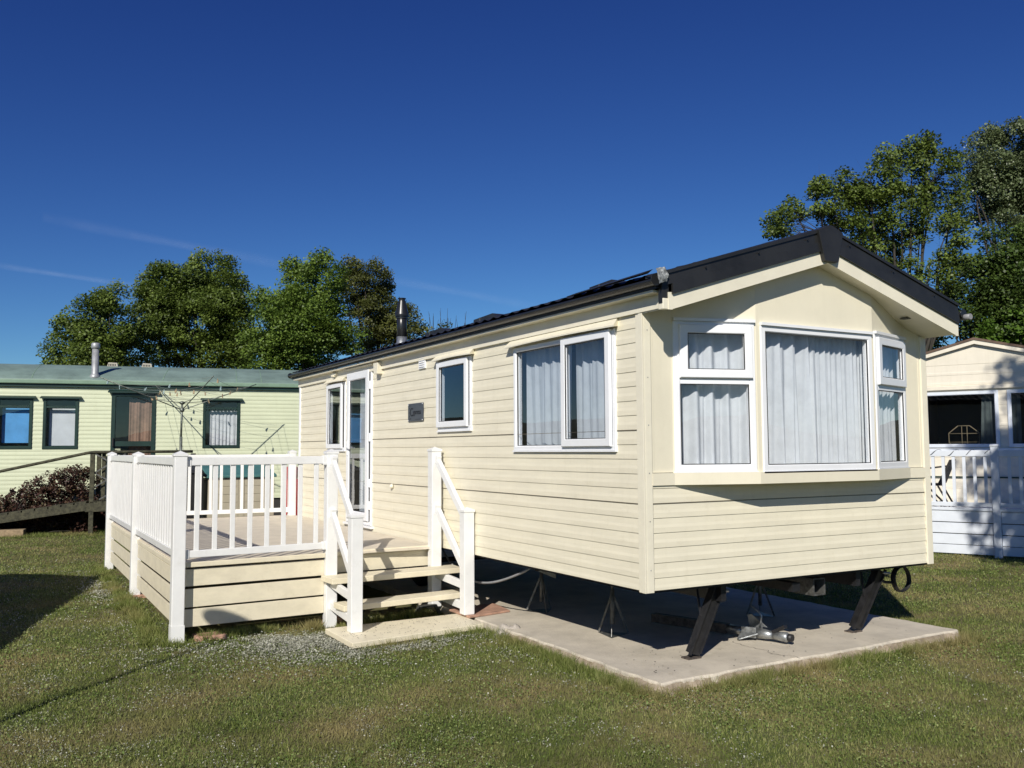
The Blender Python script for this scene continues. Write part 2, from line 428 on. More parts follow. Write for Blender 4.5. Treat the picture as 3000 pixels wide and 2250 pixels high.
for (a, b_) in zip(pts, pts[1:]):
    w_ = random.uniform(.0015, .004); mb.add([(a[0]-w_, a[1], .0015), (a[0]+w_, a[1], .0015), (b_[0]+w_, b_[1], .0015), (b_[0]-w_, b_[1], .0015)], [(0, 1, 2, 3)])
struct(mb.build('concrete_crack', 'rust_steel', fix=False))
P('sandy_soil', (.40, .33, .25), .95, var=.25, vscale=14, bump=1., bscale=40, stain=.5, col2=(.20, .155, .10))
def fringe(pts, nrm, wmin, wmax, seed):
    rg = random.Random(seed); vs = []; n = len(pts)
    for i, (x, y) in enumerate(pts):
        w = wmin+(wmax-wmin)*max(0, .5+.5*math.sin(i*.21+seed)+.35*math.sin(i*.73)+rg.uniform(-.2, .2))
        if i in (0, n-1): w = .01
        for k, (f, z) in enumerate(((-.02, -.018), (.12, -.030), (.45, -.052), (.8, -.072), (1.1, -.10))):
            vs.append((x+nrm[0]*w*f+rg.uniform(-.008, .008)*(k > 0), y+nrm[1]*w*f+rg.uniform(-.008, .008)*(k > 0), z+rg.uniform(-.007, .007)*(k > 0)-.0*k))
    return MB().add(vs, [(i*5+k, i*5+k+1, (i+1)*5+k+1, (i+1)*5+k) for i in range(n-1) for k in range(4)], True)
fr_ = fringe([(-.055-.0*i, 2.35-i*.04) for i in range(66)], (-1, 0), .05, .17, 1)
fr2 = fringe([(-.09+i*.04, -.235+.0281*i*.04) for i in range(100)], (0, -1), .02, .20, 2.4)
struct(fr_.build('soil', 'sandy_soil', fix=False)); struct(fr2.build('soil', 'sandy_soil', fix=False))
# ================================================================== MAIN CARAVAN
W_, L_, ZB, ZT = 3.66, 9.95, .68, 3.0
SL = .305
van = thing('static_caravan', 'large cream clad static caravan with dark gabled roof and white bay window', 'caravan', (W_/2, L_/2, 0))
SIDE_H = [(.37, 2.163, 1.84, 2.91), (3.14, 4.045, 2.08, 2.93), (7.47, 8.33, 1.85, 2.93), (6.31, 7.39, .77, 3.08)]
COURSE = 2.012-11*PITCHC+0.0
mb = MB(side_map); wall_panel(mb, .075, L_-.03, ZB, 3.02, SIDE_H, base=COURSE); mb.build('side_wall', 'siding_cream', van, fix=False)
# seam joints darker gap + backing + other walls
mb = MB(side_map); wall_panel(mb, .0, L_, ZB+.002, 3.02, SIDE_H, off0=-.004)
wall_panel(mb, .0, L_, ZB+.002, 3.02, SIDE_H, off0=-.055); mb.build('wall_backing', 'interior', van, fix=False)
mb = MB(side_map)
for z in (1.388, 2.012):
    mb.box(.08, L_-.04, -.002, .0145, z-.004, z+.002)
mb2 = MB(side_map)
mb = MB(end_map); wall_panel(mb, .07, W_-.07, ZB, 1.548, [], base=1.396-6*PITCHC); mb.build('end_wall', 'siding_cream', van, fix=False)
# far walls
mb = MB(); mb.box(W_-.05, W_, 0, L_, ZB, 3.02); mb.box(.06, W_-.05, L_-.05, L_, ZB, 3.02); mb.prism([(0, 3.02), (W_, 3.02), (W_/2, 3.02+SL*W_/2)], L_-.05, L_)
mb.build('rear_wall', 'panel_cream', van)
# interior shell
mb = MB(); mb.box(.06, W_-.06, .02, L_-.06, ZB+.01, ZB+.05); mb.box(.06, W_-.06, .02, L_-.06, 2.995, 3.01)
mb.box(.06, W_-.06, 2.75, 2.80, ZB+.05, 2.99); mb.box(.06, W_-.06, 5.95, 6.0, ZB+.05, 2.99); mb.box(1.3, 1.35, 6.0, 9.8, ZB+.05, 2.99)
mb.build('interior', 'interior', van)
P('seam_dark', (.16, .13, .09), .8)
for zz in (COURSE+6*PITCHC, COURSE+11*PITCHC): MB(side_map).box(.08, L_-.04, .0005, .0062, zz-.0045, zz-.0003).build('panel_joint', 'seam_dark', van)
MB(end_map).box(.075, W_-.075, .0005, .0062, 1.396-.0045, 1.396-.0003).build('panel_joint', 'seam_dark', van)
# corner trims
mb = MB(); mb.box(-.018, .0, -.018, .075, ZB-.015, 3.0); mb.box(.0, .07, -.018, .0, ZB-.015, 3.0)
mb.box(-.024, -.018, -.024, .03, ZB-.015, 3.0)
mb.build('corner_trim', 'trim_cream', van, bevel=.004)
mb = MB(); mb.box(W_-.07, W_+.018, -.018, .0, ZB-.015, 3.0); mb.box(W_, W_+.018, .0, .07, ZB-.015, 3.0); mb.build('corner_trim', 'trim_cream', van, bevel=.004)
mb = MB(); mb.box(-.022, .0, L_-.04, L_+.02, ZB-.015, 3.05); mb.build('corner_trim', 'upvc', van, bevel=.003)
for z in (.85, 1.25, 1.65, 2.05, 2.45, 2.85):
    MB(end_map).lathe((.035, .018, z), [(.005, 0), (.005, .002)], 8, 'y').build('screw', 'galv', van)
# end wall flat panels + gable (a single skin behind the bay), with opening for bay
BX0, BX1, BF0, BF1, BD = .306, 3.354, 1.07, 2.59, .23
def soff(x): return 2.985+SL*min(x, W_-x)+.0
mb = MB(end_map)
mb.add([(.07, 0, 1.652), (BX0, 0, 1.652), (BX0, 0, soff(BX0)+.02), (.07, 0, soff(.07)+.02)], [(0, 1, 2, 3)])
mb.box(.07, .1, 0, .004, 1.652, 3.0); mb.build('end_panel', 'panel_cream', van, fix=False); mb = MB(end_map)
mb.add([(BX1, 0, 1.652), (W_-.07, 0, 1.652), (W_-.07, 0, soff(.07)+.02), (BX1, 0, soff(BX1)+.02)], [(0, 1, 2, 3)])
mb.box(W_-.1, W_-.07, 0, .004, 1.652, 3.0)
mb.build('end_panel', 'panel_cream', van, fix=False)
# bay
bay_ang = math.atan2(-BD, BF0-BX0); bl = math.hypot(BD, BF0-BX0)
TL_ = line_map(BX0, 0, bay_ang); TC_ = line_map(BF0, -BD, 0.); TR_ = line_map(BF1, -BD, -bay_ang)
LW = (.018*bl, .975*bl, 1.655, 2.952); RW = (bl-.975*bl, bl-.018*bl, 1.655, 2.952); CW = (.045, BF1-BF0-.022, 1.647, 2.937)
for nm, T, ln, hole in (('bay_side', TL_, bl, LW), ('bay_front', TC_, BF1-BF0, CW), ('bay_side', TR_, bl, RW)):
    mb = MB(T)
    mb2 = []
    for w in (.0, -.05):
        wall_panel(mb, 0, ln, 1.645, 2.96, [hole], off0=w)
    x0 = T(0, 0, 0)[0]; x1 = T(ln, 0, 0)[0]; xm = (x0+x1)/2
    if nm == 'bay_front': mb.add([(0, 0, 2.96), (ln, 0, 2.96), (ln, 0, soff(x1)+.02), (ln/2, 0, soff(W_/2)+.02), (0, 0, soff(x0)+.02)], [(0, 1, 2, 3, 4)])
    else: mb.add([(0, 0, 2.96), (ln, 0, 2.96), (ln, 0, soff(x1)+.02), (0, 0, soff(x0)+.02)], [(0, 1, 2, 3)])
    mb.build(nm, 'panel_cream', van, fix=False)
# bay sill band
def band(o): return [(.0, -.0-o), (BX0+.0, -o), (BF0, -BD-o), (BF1, -BD-o), (BX1, -o), (W_, -o)]
mb = MB()
outer = [(.07, -.022), (BX0-.004, -.022), (BF0-.006, -BD-.022), (BF1+.006, -BD-.022), (BX1+.004, -.022), (W_-.07, -.022)]
inner = [(.07, .03), (BX0, .03), (BF0, .03), (BF1, .03), (BX1, .03), (W_-.07, .03)]
for i in range(5):
    a, b_, c, d = outer[i], outer[i+1], inner[i+1], inner[i]
    mb.hexa([(p[0], p[1], 1.546) for p in (a, b_, c, d)], [(p[0], p[1], 1.648) for p in (a, b_, c, d)])
mb.build('bay_sill', 'panel_cream', van, fix=False)
# interior back panel of the lounge: keep dark between curtains
# ---- windows
def pane(T, u0, u1, z0, z1, w, parent, mat='glass_clear'):
    return MB(T).add([(u0, w, z0), (u1, w, z0), (u1, w, z1), (u0, w, z1)], [(0, 1, 2, 3)]).build('pane', mat, parent, fix=False)
def gasket(mb, u0, u1, z0, z1, w):
    return mb.ring(u0-.004, u1+.004, z0-.004, z1+.004, [(0, w-.01), (0, w), (.006, w), (.006, w-.01)])
def bay_window(T, hole, us, sash, transom, name='window'):
    u0, u1, z0, z1 = hole
    fr = MB(T); fr.ring(u0, u1, z0, z1, frame_prof(.062, -.05, .012))
    fr.box(u0-.0, u1+.0, .0, .034, z1-.004, z1+.022)       # head drip
    fr.box(u0-.004, u1+.004, .0, .022, z0-.012, z0+.002)
    if transom: fr.box(u0+.062, u1-.062, -.045, .011, transom-.032, transom+.032)
    o = fr.build('window', 'upvc', van, bevel=.0)
    return o
# left bay window
def two_light(T, hole, mirror=False):
    u0, u1, z0, z1 = hole; o = bay_window(T, hole, None, None, 2.44)
    s = MB(T); su0, su1 = (u0+.05, u1-.035) if not mirror else (u0+.035, u1-.05)
    s.ring(su0, su1, 2.458, 2.918, frame_prof(.078, .013, .042)); sh = s.build('sash', 'upvc', o)
    pane(T, su0+.07, su1-.07, 2.53, 2.845, .016, sh)
    g = gasket(MB(T), su0+.078, su1-.078, 2.536, 2.84, .036); g.build('gasket', 'rubber', o)
    pane(T, u0+.055, u1-.055, z0+.055, 2.415, -.02, o)
    gasket(MB(T), u0+.066, u1-.066, z0+.066, 2.404, .006).build('gasket', 'rubber', o)
    return o
wl = two_light(TL_, LW); wr = two_light(TR_, RW, True)
wc = bay_window(TC_, CW, None, None, None); u0, u1, z0, z1 = CW
pane(TC_, u0+.055, u1-.055, z0+.055, z1-.055, -.02, wc); gasket(MB(TC_), u0+.066, u1-.066, z0+.066, z1-.066, .006).build('gasket', 'rubber', wc)
# side windows
def side_window(T, u0, u1, z0, z1, parent, sash=None, mullion=None, matf='upvc', gl='glass_side', t=.05, bottom=True, hand=None):
    fr = MB(T); fr.ring(u0, u1, z0, z1, frame_prof(t, -.05, .022))
    if mullion: fr.box(mullion-.03, mullion+.03, -.04, .021, z0+t, z1-t)
    if bottom: fr.box(u0-.004, u1+.004, .0, .032, z0-.012, z0+.004)
    o = fr.build('window', matf, parent)
    if sash:
        s0, s1, s2, s3 = sash
        s = MB(T); s.ring(s0, s1, s2, s3, frame_prof(.075, .023, .052)); sh = s.build('sash', matf, o)
        pane(T, s0+.07, s1-.07, s2+.07, s3-.07, .026, sh, gl)
        gasket(MB(T), s0+.075, s1-.075, s2+.075, s3-.075, .047).build('gasket', 'rubber', o)
        if hand is not None:
            h = MB(T); h.box(hand-.012, hand+.012, .0, .02, z0+.40, z0+.47); h.tube([(hand, -.02, z0+.46), (hand, -.045, z0+.46), (hand, -.05, z0+.33)], .009, 6); h.build('handle', 'upvc', o)
    if mullion:
        pane(T, mullion+.025, u1-t+.005, z0+t-.005, z1-t+.005, -.02, o, gl)
        gasket(MB(T), mullion+.034, u1-t-.006, z0+t+.004, z1-t-.004, .004).build('gasket', 'rubber', o)
    return o
side_window(side_map, .37, 2.163, 1.84, 2.91, van, sash=(.415, 1.205, 1.875, 2.905), mullion=1.21)
side_window(side_map, 3.14, 4.045, 2.08, 2.93, van, sash=(3.20, 4.03, 2.122, 2.92))
side_window(side_map, 7.47, 8.33, 1.85, 2.93, van, sash=(7.56, 8.32, 1.885, 2.92))
# handle inside big window
# window hoods
def hood(u0, u1, z, T=side_map, mat='trim_cream', d=.085, h=.085, parent=None):
    mb = MB(T); n = 10; vs = []
    for i in range(n+1):
        t = i/n; arch = .012*math.sin(math.pi*t)
        u = u0+(u1-u0)*t; ub = u0+.05+(u1-u0-.10)*t
        vs += [(ub, .0, z+h), (u, d, z+.0+arch), (u, d, z-.014+arch), (ub, .0, z-.0+arch)]
    fs = []
    for i in range(n):
        for k in range(4):
            k2 = (k+1) % 4; a = i*4; fs.append((a+k, a+k2, a+4+k2, a+4+k))
    fs += [(0, 1, 2, 3), (n*4+3, n*4+2, n*4+1, n*4)]
    mb.add(vs, fs); return mb.build('window_hood', mat, parent or van)
hood(.29, 2.26, 2.925); hood(3.04, 4.11, 2.945); hood(7.42, 8.38, 2.945)
# door
fr = MB(side_map); fr.ring(6.31, 7.39, .77, 3.08, frame_prof(.055, -.05, .024)); door = fr.build('door', 'upvc', van)
s = MB(side_map); s.ring(6.40, 7.33, .83, 3.03, frame_prof(.125, .024, .046, .02)); leaf = s.build('door_leaf', 'upvc', door)
pane(side_map, 6.50, 7.23, .93, 2.93, .03, door, 'glass_side'); gasket(MB(side_map), 6.525, 7.205, .955, 2.905, .034).build('gasket', 'rubber', door)
h = MB(side_map)
for z in (2.74, 1.98, 1.32, 1.0): MB(side_map).box(6.335, 6.385, .024, .048, z, z+.12).build('hinge', 'upvc', door, bevel=.004)
h = MB(side_map); h.box(7.255, 7.29, .046, .056, 1.78, 2.0); h.bar((7.27, .075, 1.90), (7.14, .078, 1.89), .016, .02); h.build('handle', 'upvc', door)
MB(side_map).box(6.2, 7.42, .0, .07, 3.085, 3.10).build('door_canopy', 'trim_cream', van)
MB(side_map).box(6.25, 7.45, .0, .05, .735, .765).build('door_sill', 'upvc', van)
# name plate with lettering
pl = MB(side_map).box(4.485, 4.972, .008, .022, 2.223, 2.458).build('name_plate', 'plate', van, bevel=.006)
for u in (4.50, 4.957):
    for z in (2.238, 2.443): MB(side_map).lathe((u, .022, z), [(.008, 0), (.008, .004)], 8, 'y').build('screw', 'upvc', pl)
def text(body, size, u, w, z, mat, parent, extr=.001):
    cu = bpy.data.curves.new('txt', 'FONT'); cu.body = body; cu.size = size; cu.extrude = extr; cu.align_x = 'LEFT'
    o = bpy.data.objects.new('lettering', cu); COL.objects.link(o)
    dg = bpy.context.evaluated_depsgraph_get(); me = bpy.data.meshes.new_from_object(o.evaluated_get(dg))
    COL.objects.unlink(o); bpy.data.objects.remove(o)
    p = parent
    while p.parent: p = p.parent
    off = p.location
    for v in me.vertices:
        x, y, zz = v.co; v.co = Vector((-(w+zz), u-x, z+y))-off
    me.materials.clear(); me.materials.append(MATS[mat])
    o = bpy.data.objects.new('lettering', me); COL.objects.link(o); o.parent = parent; return o
text('C', .155, 4.90, .024, 2.292, 'ink', pl); text('ypress', .098, 4.80, .024, 2.312, 'ink', pl)
for (u, z) in ((4.905, 2.42), (4.925, 2.385), (4.935, 2.33), (4.928, 2.28), (4.91, 2.25), (4.88, 2.252)):
    MB(side_map).bar((u, .0235, z), (u-.012, .0235, z+.014), .003, .006, up=(0, 1, 0)).build('emblem_mark', 'ink', pl)
MB(side_map).box(4.575, 4.73, .0215, .0236, 2.246, 2.250).build('underline', 'ink', pl)
# wall vent, light, hopper, outlet
mb = MB(side_map).box(4.42, 4.62, .005, .024, 2.89, 3.05)
for i in range(5): mb.hexa([(4.445, .024, 2.91+i*.027), (4.595, .024, 2.91+i*.027), (4.595, .024, 2.925+i*.027), (4.445, .024, 2.925+i*.027)], [(4.445, .034, 2.91+i*.027), (4.595, .034, 2.91+i*.027), (4.595, .025, 2.925+i*.027), (4.445, .025, 2.925+i*.027)])
mb.build('wall_vent', 'upvc', van, bevel=.003)
MB(side_map).box(7.82, 8.04, .0, .07, 3.05, 3.09).box(7.88, 7.98, .0, .09, 3.03, 3.05).build('outside_lamp', 'trim_cream', van, bevel=.008)
MB(side_map).prism([(5.93, 2.93), (6.06, 2.93), (6.08, 3.09), (5.90, 3.09)], .0, .09, 'y').build('pipe_hopper', 'trim_cream', van, bevel=.006)
MB(side_map).lathe((5.52, .01, 1.363), [(.032, 0), (.032, .02), (.02, .045)], 12, 'y').build('outlet_cap', 'trim_cream', van)
MB(side_map).box(7.32, 7.41, .012, .03, 1.86, 1.96).build('door_switch', 'upvc', van)
# ---- roof
YF, YR = -.38, 10.08
RX0, RZ0 = -.13, 3.235
def rz(x, z0=RZ0): return z0+SL*min(x-RX0, W_-RX0*1-x if False else (W_-x)-RX0)
mb = MB(); nyy = 420; prof_x = []
xs = [RX0]
k = 0
while xs[-1] < W_/2-.02:
    k += 1; xb = RX0+k*.33
    if xb < W_/2: prof_x += [(xb-.012, 0), (xb, 1)]
    xs.append(xb)
row = [(RX0, 0.018)]
for k in range(1, 6):
    xb = RX0+k*.35; row += [(xb-.006, .004), (xb, .022)]
row += [(W_/2, .006)]
vs = []
for i in range(nyy+1):
    y = YF+.03+(YR-YF-.03)*i/nyy; wv = .5+.5*math.cos(2*math.pi*y/.20); wv = wv**1.6
    for x, dz in row: vs.append((x, y, RZ0+SL*(x-RX0)+dz+.022*wv-.01))
nr = len(row); fs = [(i*nr+j, i*nr+j+1, (i+1)*nr+j+1, (i+1)*nr+j) for i in range(nyy) for j in range(nr-1)]
mb.add(vs, fs, False)
mb.add([(W_-x, y, z) for x, y, z in vs[:]], fs, False) if False else None
o = len(mb.v)
vs2 = [(W_-v[0], v[1], v[2]) for v in vs]; mb.add(vs2, fs, False)
mb.prism([(RX0, RZ0-.10), (RX0, RZ0-.012), (W_/2, RZ0+SL*(W_/2-RX0)-.012), (W_-RX0, RZ0-.012), (W_-RX0, RZ0-.10), (W_/2, RZ0+SL*(W_/2-RX0)-.10)], YF+.03, YR)
roof = mb.build('roof', 'roof_black', van, fix=False)
mb = MB(); zr = RZ0+SL*(W_/2-RX0)
mb.prism([(W_/2-.14, zr-.045), (W_/2-.03, zr+.03), (W_/2+.03, zr+.03), (W_/2+.14, zr-.045), (W_/2+.12, zr-.05), (W_/2-.12, zr-.05)], YF+.02, YR+.01)
mb.build('ridge_cap', 'roof_black', roof, bevel=.004)
# eave fascia board and soffits
mb = MB(); mb.box(-.03, .0, -.36, L_+.05, 2.995, 3.115); mb.box(-.12, -.03, -.3, L_+.05, 3.115, 3.135); mb.box(W_, W_+.03, -.36, L_+.05, 2.995, 3.115)
mb.build('eave_board', 'trim_cream', van)
mb = MB()
def q(x): return 2.985+SL*x
mb.prism([(-.02, q(0)), (-.02, q(0)+.02), (W_/2, q(W_/2)+.02), (W_/2, q(W_/2))], -.355, .01)
mb.prism([(W_/2, q(W_/2)), (W_/2, q(W_/2)+.02), (W_+.02, q(0)+.02), (W_+.02, q(0))], -.355, .01)
mb.build('soffit', 'trim_cream', van)
MB().box(3.12, 3.2, -.22, -.14, q(.5)-.006, q(.5)+.004).build('soffit_vent', 'dull_steel', van)
# bargeboards cream + black flashing
mb = MB(); zc = 2.975
mb.prism([(.01, zc), (.01, zc+.14), (W_/2, zc+.14+SL*(W_/2-.01)), (W_/2, zc+SL*(W_/2-.01))], -.385, -.355)
mb.prism([(W_/2, zc+SL*(W_/2-.01)), (W_/2, zc+.14+SL*(W_/2-.01)), (W_-.01, zc+.14), (W_-.01, zc)], -.385, -.355)
mb.box(-.03, .01, -.385, -.355, 2.97, 3.11); mb.box(W_-.01, W_+.03, -.385, -.355, 2.97, 3.11)
mb.build('bargeboard', 'trim_cream', van)
def barge(a, b_):   # black layers, a..b vertical offsets above cream bottom line
    return a, b_
zt0 = 3.262+.305*.0
def blk(mb, zlo, zhi, y0, y1, xl=-.118, xr=None):
    xr = W_+.02
    l = lambda x, z: z+SL*(x-.01)
    mb.prism([(xl if zhi > 3.2 else .0, l(xl if zhi > 3.2 else .0, zlo)), (xl, l(xl, zhi)), (W_/2, l(W_/2, zhi)), (W_/2, l(W_/2, zlo))], y0, y1)
    xq = W_-xr; mb.prism([(W_/2, l(W_/2, zlo)), (W_/2, l(W_/2, zhi)), (xr, l(xq, zhi)), (xr, l(xq, zlo))], y0, y1)
mb = MB(); blk(mb, 3.10, 3.185, -.408, -.386, .0); blk(mb, 3.185, 3.275, -.398, -.35, -.10); blk(mb, 3.275, 3.302, -.412, -.2, -.118)
fl = mb.build('gable_flashing', 'flashing_black', van)
mb = MB(); l = W_/2; zA = 3.302+SL*(l-.01)
mb.prism([(l-.16, zA-.045), (l-.02, zA+.012), (l+.02, zA+.012), (l+.16, zA-.045), (l+.125, zA-.18), (l+.085, 3.535), (l-.085, 3.535), (l-.125, zA-.18)], -.43, -.36)
mb.build('gable_cap', 'flashing_black', fl, bevel=.004)
for x in (.35, .95, 1.55, 1.70, 1.96, 2.1, 2.7, 3.3): MB().lathe((x, -.414, 3.24+SL*(min(x, W_-x)-.01)), [(.009, 0), (.009, .006)], 8, 'y').build('screw', 'black_steel', fl)
# gutters
def gutter(xc, sgn, name='gutter'):
    mb = MB(); n = 9; vs = []; r_ = .048
    ys = np.linspace(-.37, YR+.03, 24)
    for j, y in enumerate(ys):
        zc_ = 3.205+.010*(j/23)
        for i in range(n):
            a = math.pi+math.pi*i/(n-1); vs.append((xc+r_*math.cos(a), y, zc_+r_*math.sin(a)))
        for i in range(n):
            a = 2*math.pi-math.pi*i/(n-1); vs.append((xc+(r_-.006)*math.cos(a), y, zc_+.003+(r_-.006)*math.sin(a)))
    m_ = 2*n; fs = [(j*m_+i, j*m_+(i+1) % m_, (j+1)*m_+(i+1) % m_, (j+1)*m_+i) for j in range(23) for i in range(m_)]
    mb.add(vs, fs, True)
    for y in (-.37, YR+.03): mb.lathe((xc, y-.004, 3.205), [(.05, 0), (.05, .008)], 16, 'y')
    return mb.build(name, 'gutter_black', van, fix=False)
gt = gutter(-.145, -1); gutter(W_+.145, 1)
# torn/lifted tape patch at the gutter end
mb = MB(); vs = []; rg = random.Random(5)
for i in range(7):
    for j in range(6):
        u_ = i/6; v_ = j/5
        vs.append((-.165+.10*u_+rg.uniform(-.004, .004), -.40-.03*math.sin(v_*2)+rg.uniform(-.008, .008), 3.285-.125*v_+.03*u_+rg.uniform(-.005, .005)))
mb.add(vs, [(i*6+j, i*6+j+1, (i+1)*6+j+1, (i+1)*6+j) for i in range(6) for j in range(5)])
mb.build('tape_patch', 'duct_tape', gt, fix=False)
mb = MB(); mb.hexa([(-.17, -.2, 3.27), (-.09, -.2, 3.285), (-.09, .9, 3.27), (-.17, .9, 3.25)], [(-.175, -.2, 3.275), (-.05, -.22, 3.325), (-.06, .9, 3.30), (-.172, .9, 3.256)])
mb.build('roof_flap', 'flashing_black', roof)
mb = MB(); mb.box(-.09, -.02, -.375, -.33, 3.02, 3.17); mb.build('eave_end', 'flashing_black', roof)
# white down joint cream block under the gutter end
MB().box(-.085, -.025, -.38, -.32, 2.97, 3.06).build('fascia_end_cap', 'trim_cream', van, bevel=.006)
MB().lathe((W_+.16, -.44, 3.17), [(.03, 0), (.03, .10)], 12, 'y').build('gutter_outlet', 'dish_grey', van)
# roof vents
def roof_vent(ya, yb):
    mb = MB(); z = 3.63
    mb.prism([(yb, z-.10), (yb-.015, z+.065), (ya+.20, z+.085), (ya, z+.0), (ya, z-.10)], 1.12, 1.42, 'x'); mb.build('roof_vent', 'flashing_black', roof, bevel=.006)
    MB().box(1.112, 1.12, yb-.22, yb-.205, z-.02, z+.07).build('vent_seam', 'dull_steel', roof)
roof_vent(1.78, 2.42); roof_vent(4.55, 5.32); roof_vent(6.22, 7.02)
# flue
fx, fy, fz = .80, 7.17, 3.50
f1 = MB().lathe((fx, fy, fz), [(.078, 0), (.078, .62), (.074, .62)], 24).build('flue', 'gutter_black', roof)
MB().lathe((fx, fy, fz), [(.13, -.06), (.13, .0), (.082, .05), (.0815, .14)], 24).build('flue_collar', 'galv', f1)
MB().lathe((fx, fy, fz), [(.078, .42), (.088, .43), (.088, .46), (.105, .465), (.105, .475), (.108, .480), (.108, .495), (.055, .715), (.052, .72), (.052, .745), (.064, .748), (.064, .758), (.02, .765)], 36, 'z', False).build('flue_cowl', 'gutter_black', f1)
# ---- chassis, underfloor
mb = MB(); mb.box(.03, W_-.03, .03, L_-.03, .655, .685); mb.build('underfloor', 'interior_dark', van)
mb = MB()
for x in (.95, 2.70): mb.box(x-.03, x+.03, .12, L_-.1, .50, .655)
for y in (.35, 2.1, 4.0, 5.8, 7.8, 9.6): mb.box(.2, W_-.2, y-.025, y+.025, .60, .652)
mb.box(1.78, 1.88, .1, 1.6, .52, .60)
ch = mb.build('chassis', 'black_steel', van)
mb = MB()
for (x, y) in ((.35, 2.35), (.35, 4.4), (3.3, 2.35)): mb.add([(x-.2, y, .655), (x+.25, y, .655), (x+.25, y, .46), (x-.2, y, .655+.0), (x-.2, y+.012, .655), (x+.25, y+.012, .655), (x+.25, y+.012, .46)], [(0, 1, 2), (6, 5, 4), (0, 4, 5, 1), (1, 5, 6, 2), (2, 6, 4, 0)])
mb.build('outrigger', 'galv', ch)
mb = MB(); # front square socket
for a, b_ in (((2.10, .18, .47), (2.26, .18, .47)),): pass
mb.box(2.10, 2.26, .14, .5, .45, .462); mb.box(2.10, 2.112, .14, .5, .462, .60); mb.box(2.248, 2.26, .14, .5, .462, .60); mb.box(2.10, 2.26, .14, .5, .60, .612)
mb.build('tow_socket', 'dull_steel', ch)
for y in (5.5,):
    mb = MB(); mb.tube([(.5, y, .33), (W_-.5, y, .33)], .035, 10); ax = mb.build('axle', 'black_steel', van)
    for x in (.42, W_-.42):
        wh = MB().lathe((x-.09, y, .33), [(.17, .0), (.30, .01), (.33, .04), (.33, .14), (.30, .17), (.17, .18)], 28, 'x').build('wheel', 'rubber', van)
        MB().lathe((x-.095, y, .33), [(.04, .0), (.165, .02), (.165, .17), (.04, .19)], 24, 'x').build('wheel_rim', 'dull_steel', wh)
# corner steadies
def steady(top, foot):
    top, foot = Vector(top), Vector(foot); d = (foot-top).normalized()
    mb = MB(); mb.bar(top, foot-d*.03, .125, .05, up=(0, 1, 0)); side = Vector((1, 0, 0))
    mb.bar(top+Vector((-.058, -.03, 0)), foot-d*.03+Vector((-.058, -.03, 0)), .012, .03, up=(0, 1, 0)); mb.bar(top+Vector((.058, -.03, 0)), foot-d*.03+Vector((.058, -.03, 0)), .012, .03, up=(0, 1, 0))
    o = mb.build('corner_steady', 'black_steel', van)
    MB().box(foot.x-.075, foot.x+.075, foot.y-.05, foot.y+.05, 0.0, .014).build('foot', 'rust_steel', o)
    mb = MB(); mid = top+(foot-top)*.42
    mb.bar(mid+Vector((-.065, 0, 0)), (top.x-.15, top.y+.10, .60), .022, .008, up=(0, 1, 0)); mb.bar(mid+Vector((.065, 0, .0)), (top.x+.13, top.y+.10, .63), .022, .03, up=(0, 1, 0))
    mb.build('brace', 'black_steel', o)
    MB().tube([(top.x-.02, top.y-.055, .60), (top.x+.075, top.y-.06, .585)], .013, 8).build('pin', 'galv', o)
steady((.95, .2, .63), (.72, .30, .012)); steady((3.115, .2, .62), (2.888, .355, .012))
# ---- hose hanging under the side
mb = MB(); pts = []
for i in range(20):
    t = i/19; pts.append((.25-.12*t, 4.5-2.4*t, .62-.30*math.sin(math.pi*min(1, t*1.0)**.8)*(1) if t < .98 else .63))
tag(mb.tube(pts, .013, 8).build('water_hose', 'hose'), 'grey water hose sagging below the side of the cream caravan, beyond the steps', 'hose')
MB
def coil(cx, cy, cz):
    mb = MB(); 
    for k in range(5):
        pts = []; rr = .128+.006*random.uniform(-1, 1); oy = (k-2)*.011; ox = random.uniform(-.006, .006)
        for i in range(29):
            a = 2*math.pi*i/28; pts.append((cx+ox+rr*math.cos(a), cy+oy+.004*math.sin(3*a), cz+rr*math.sin(a)*1.04))
        mb.tube(pts, .0085, 6, cap=False)
    mb.tube([(cx-.01, cy, cz+.13), (cx-.02, cy, cz+.19)], .006, 6)
    mb.tube([(cx-.12, cy, cz-.03), (cx-.22, cy+.03, cz-.02), (cx-.30, cy+.06, cz+.02), (cx-.38, cy+.08, cz+.14)], .016, 6)
    return tag(mb.build('cable_coil', 'rubber'), 'black cable coiled in a ring, hanging under the right corner of the cream caravan', 'cable')
coil(3.60, .32, .478)
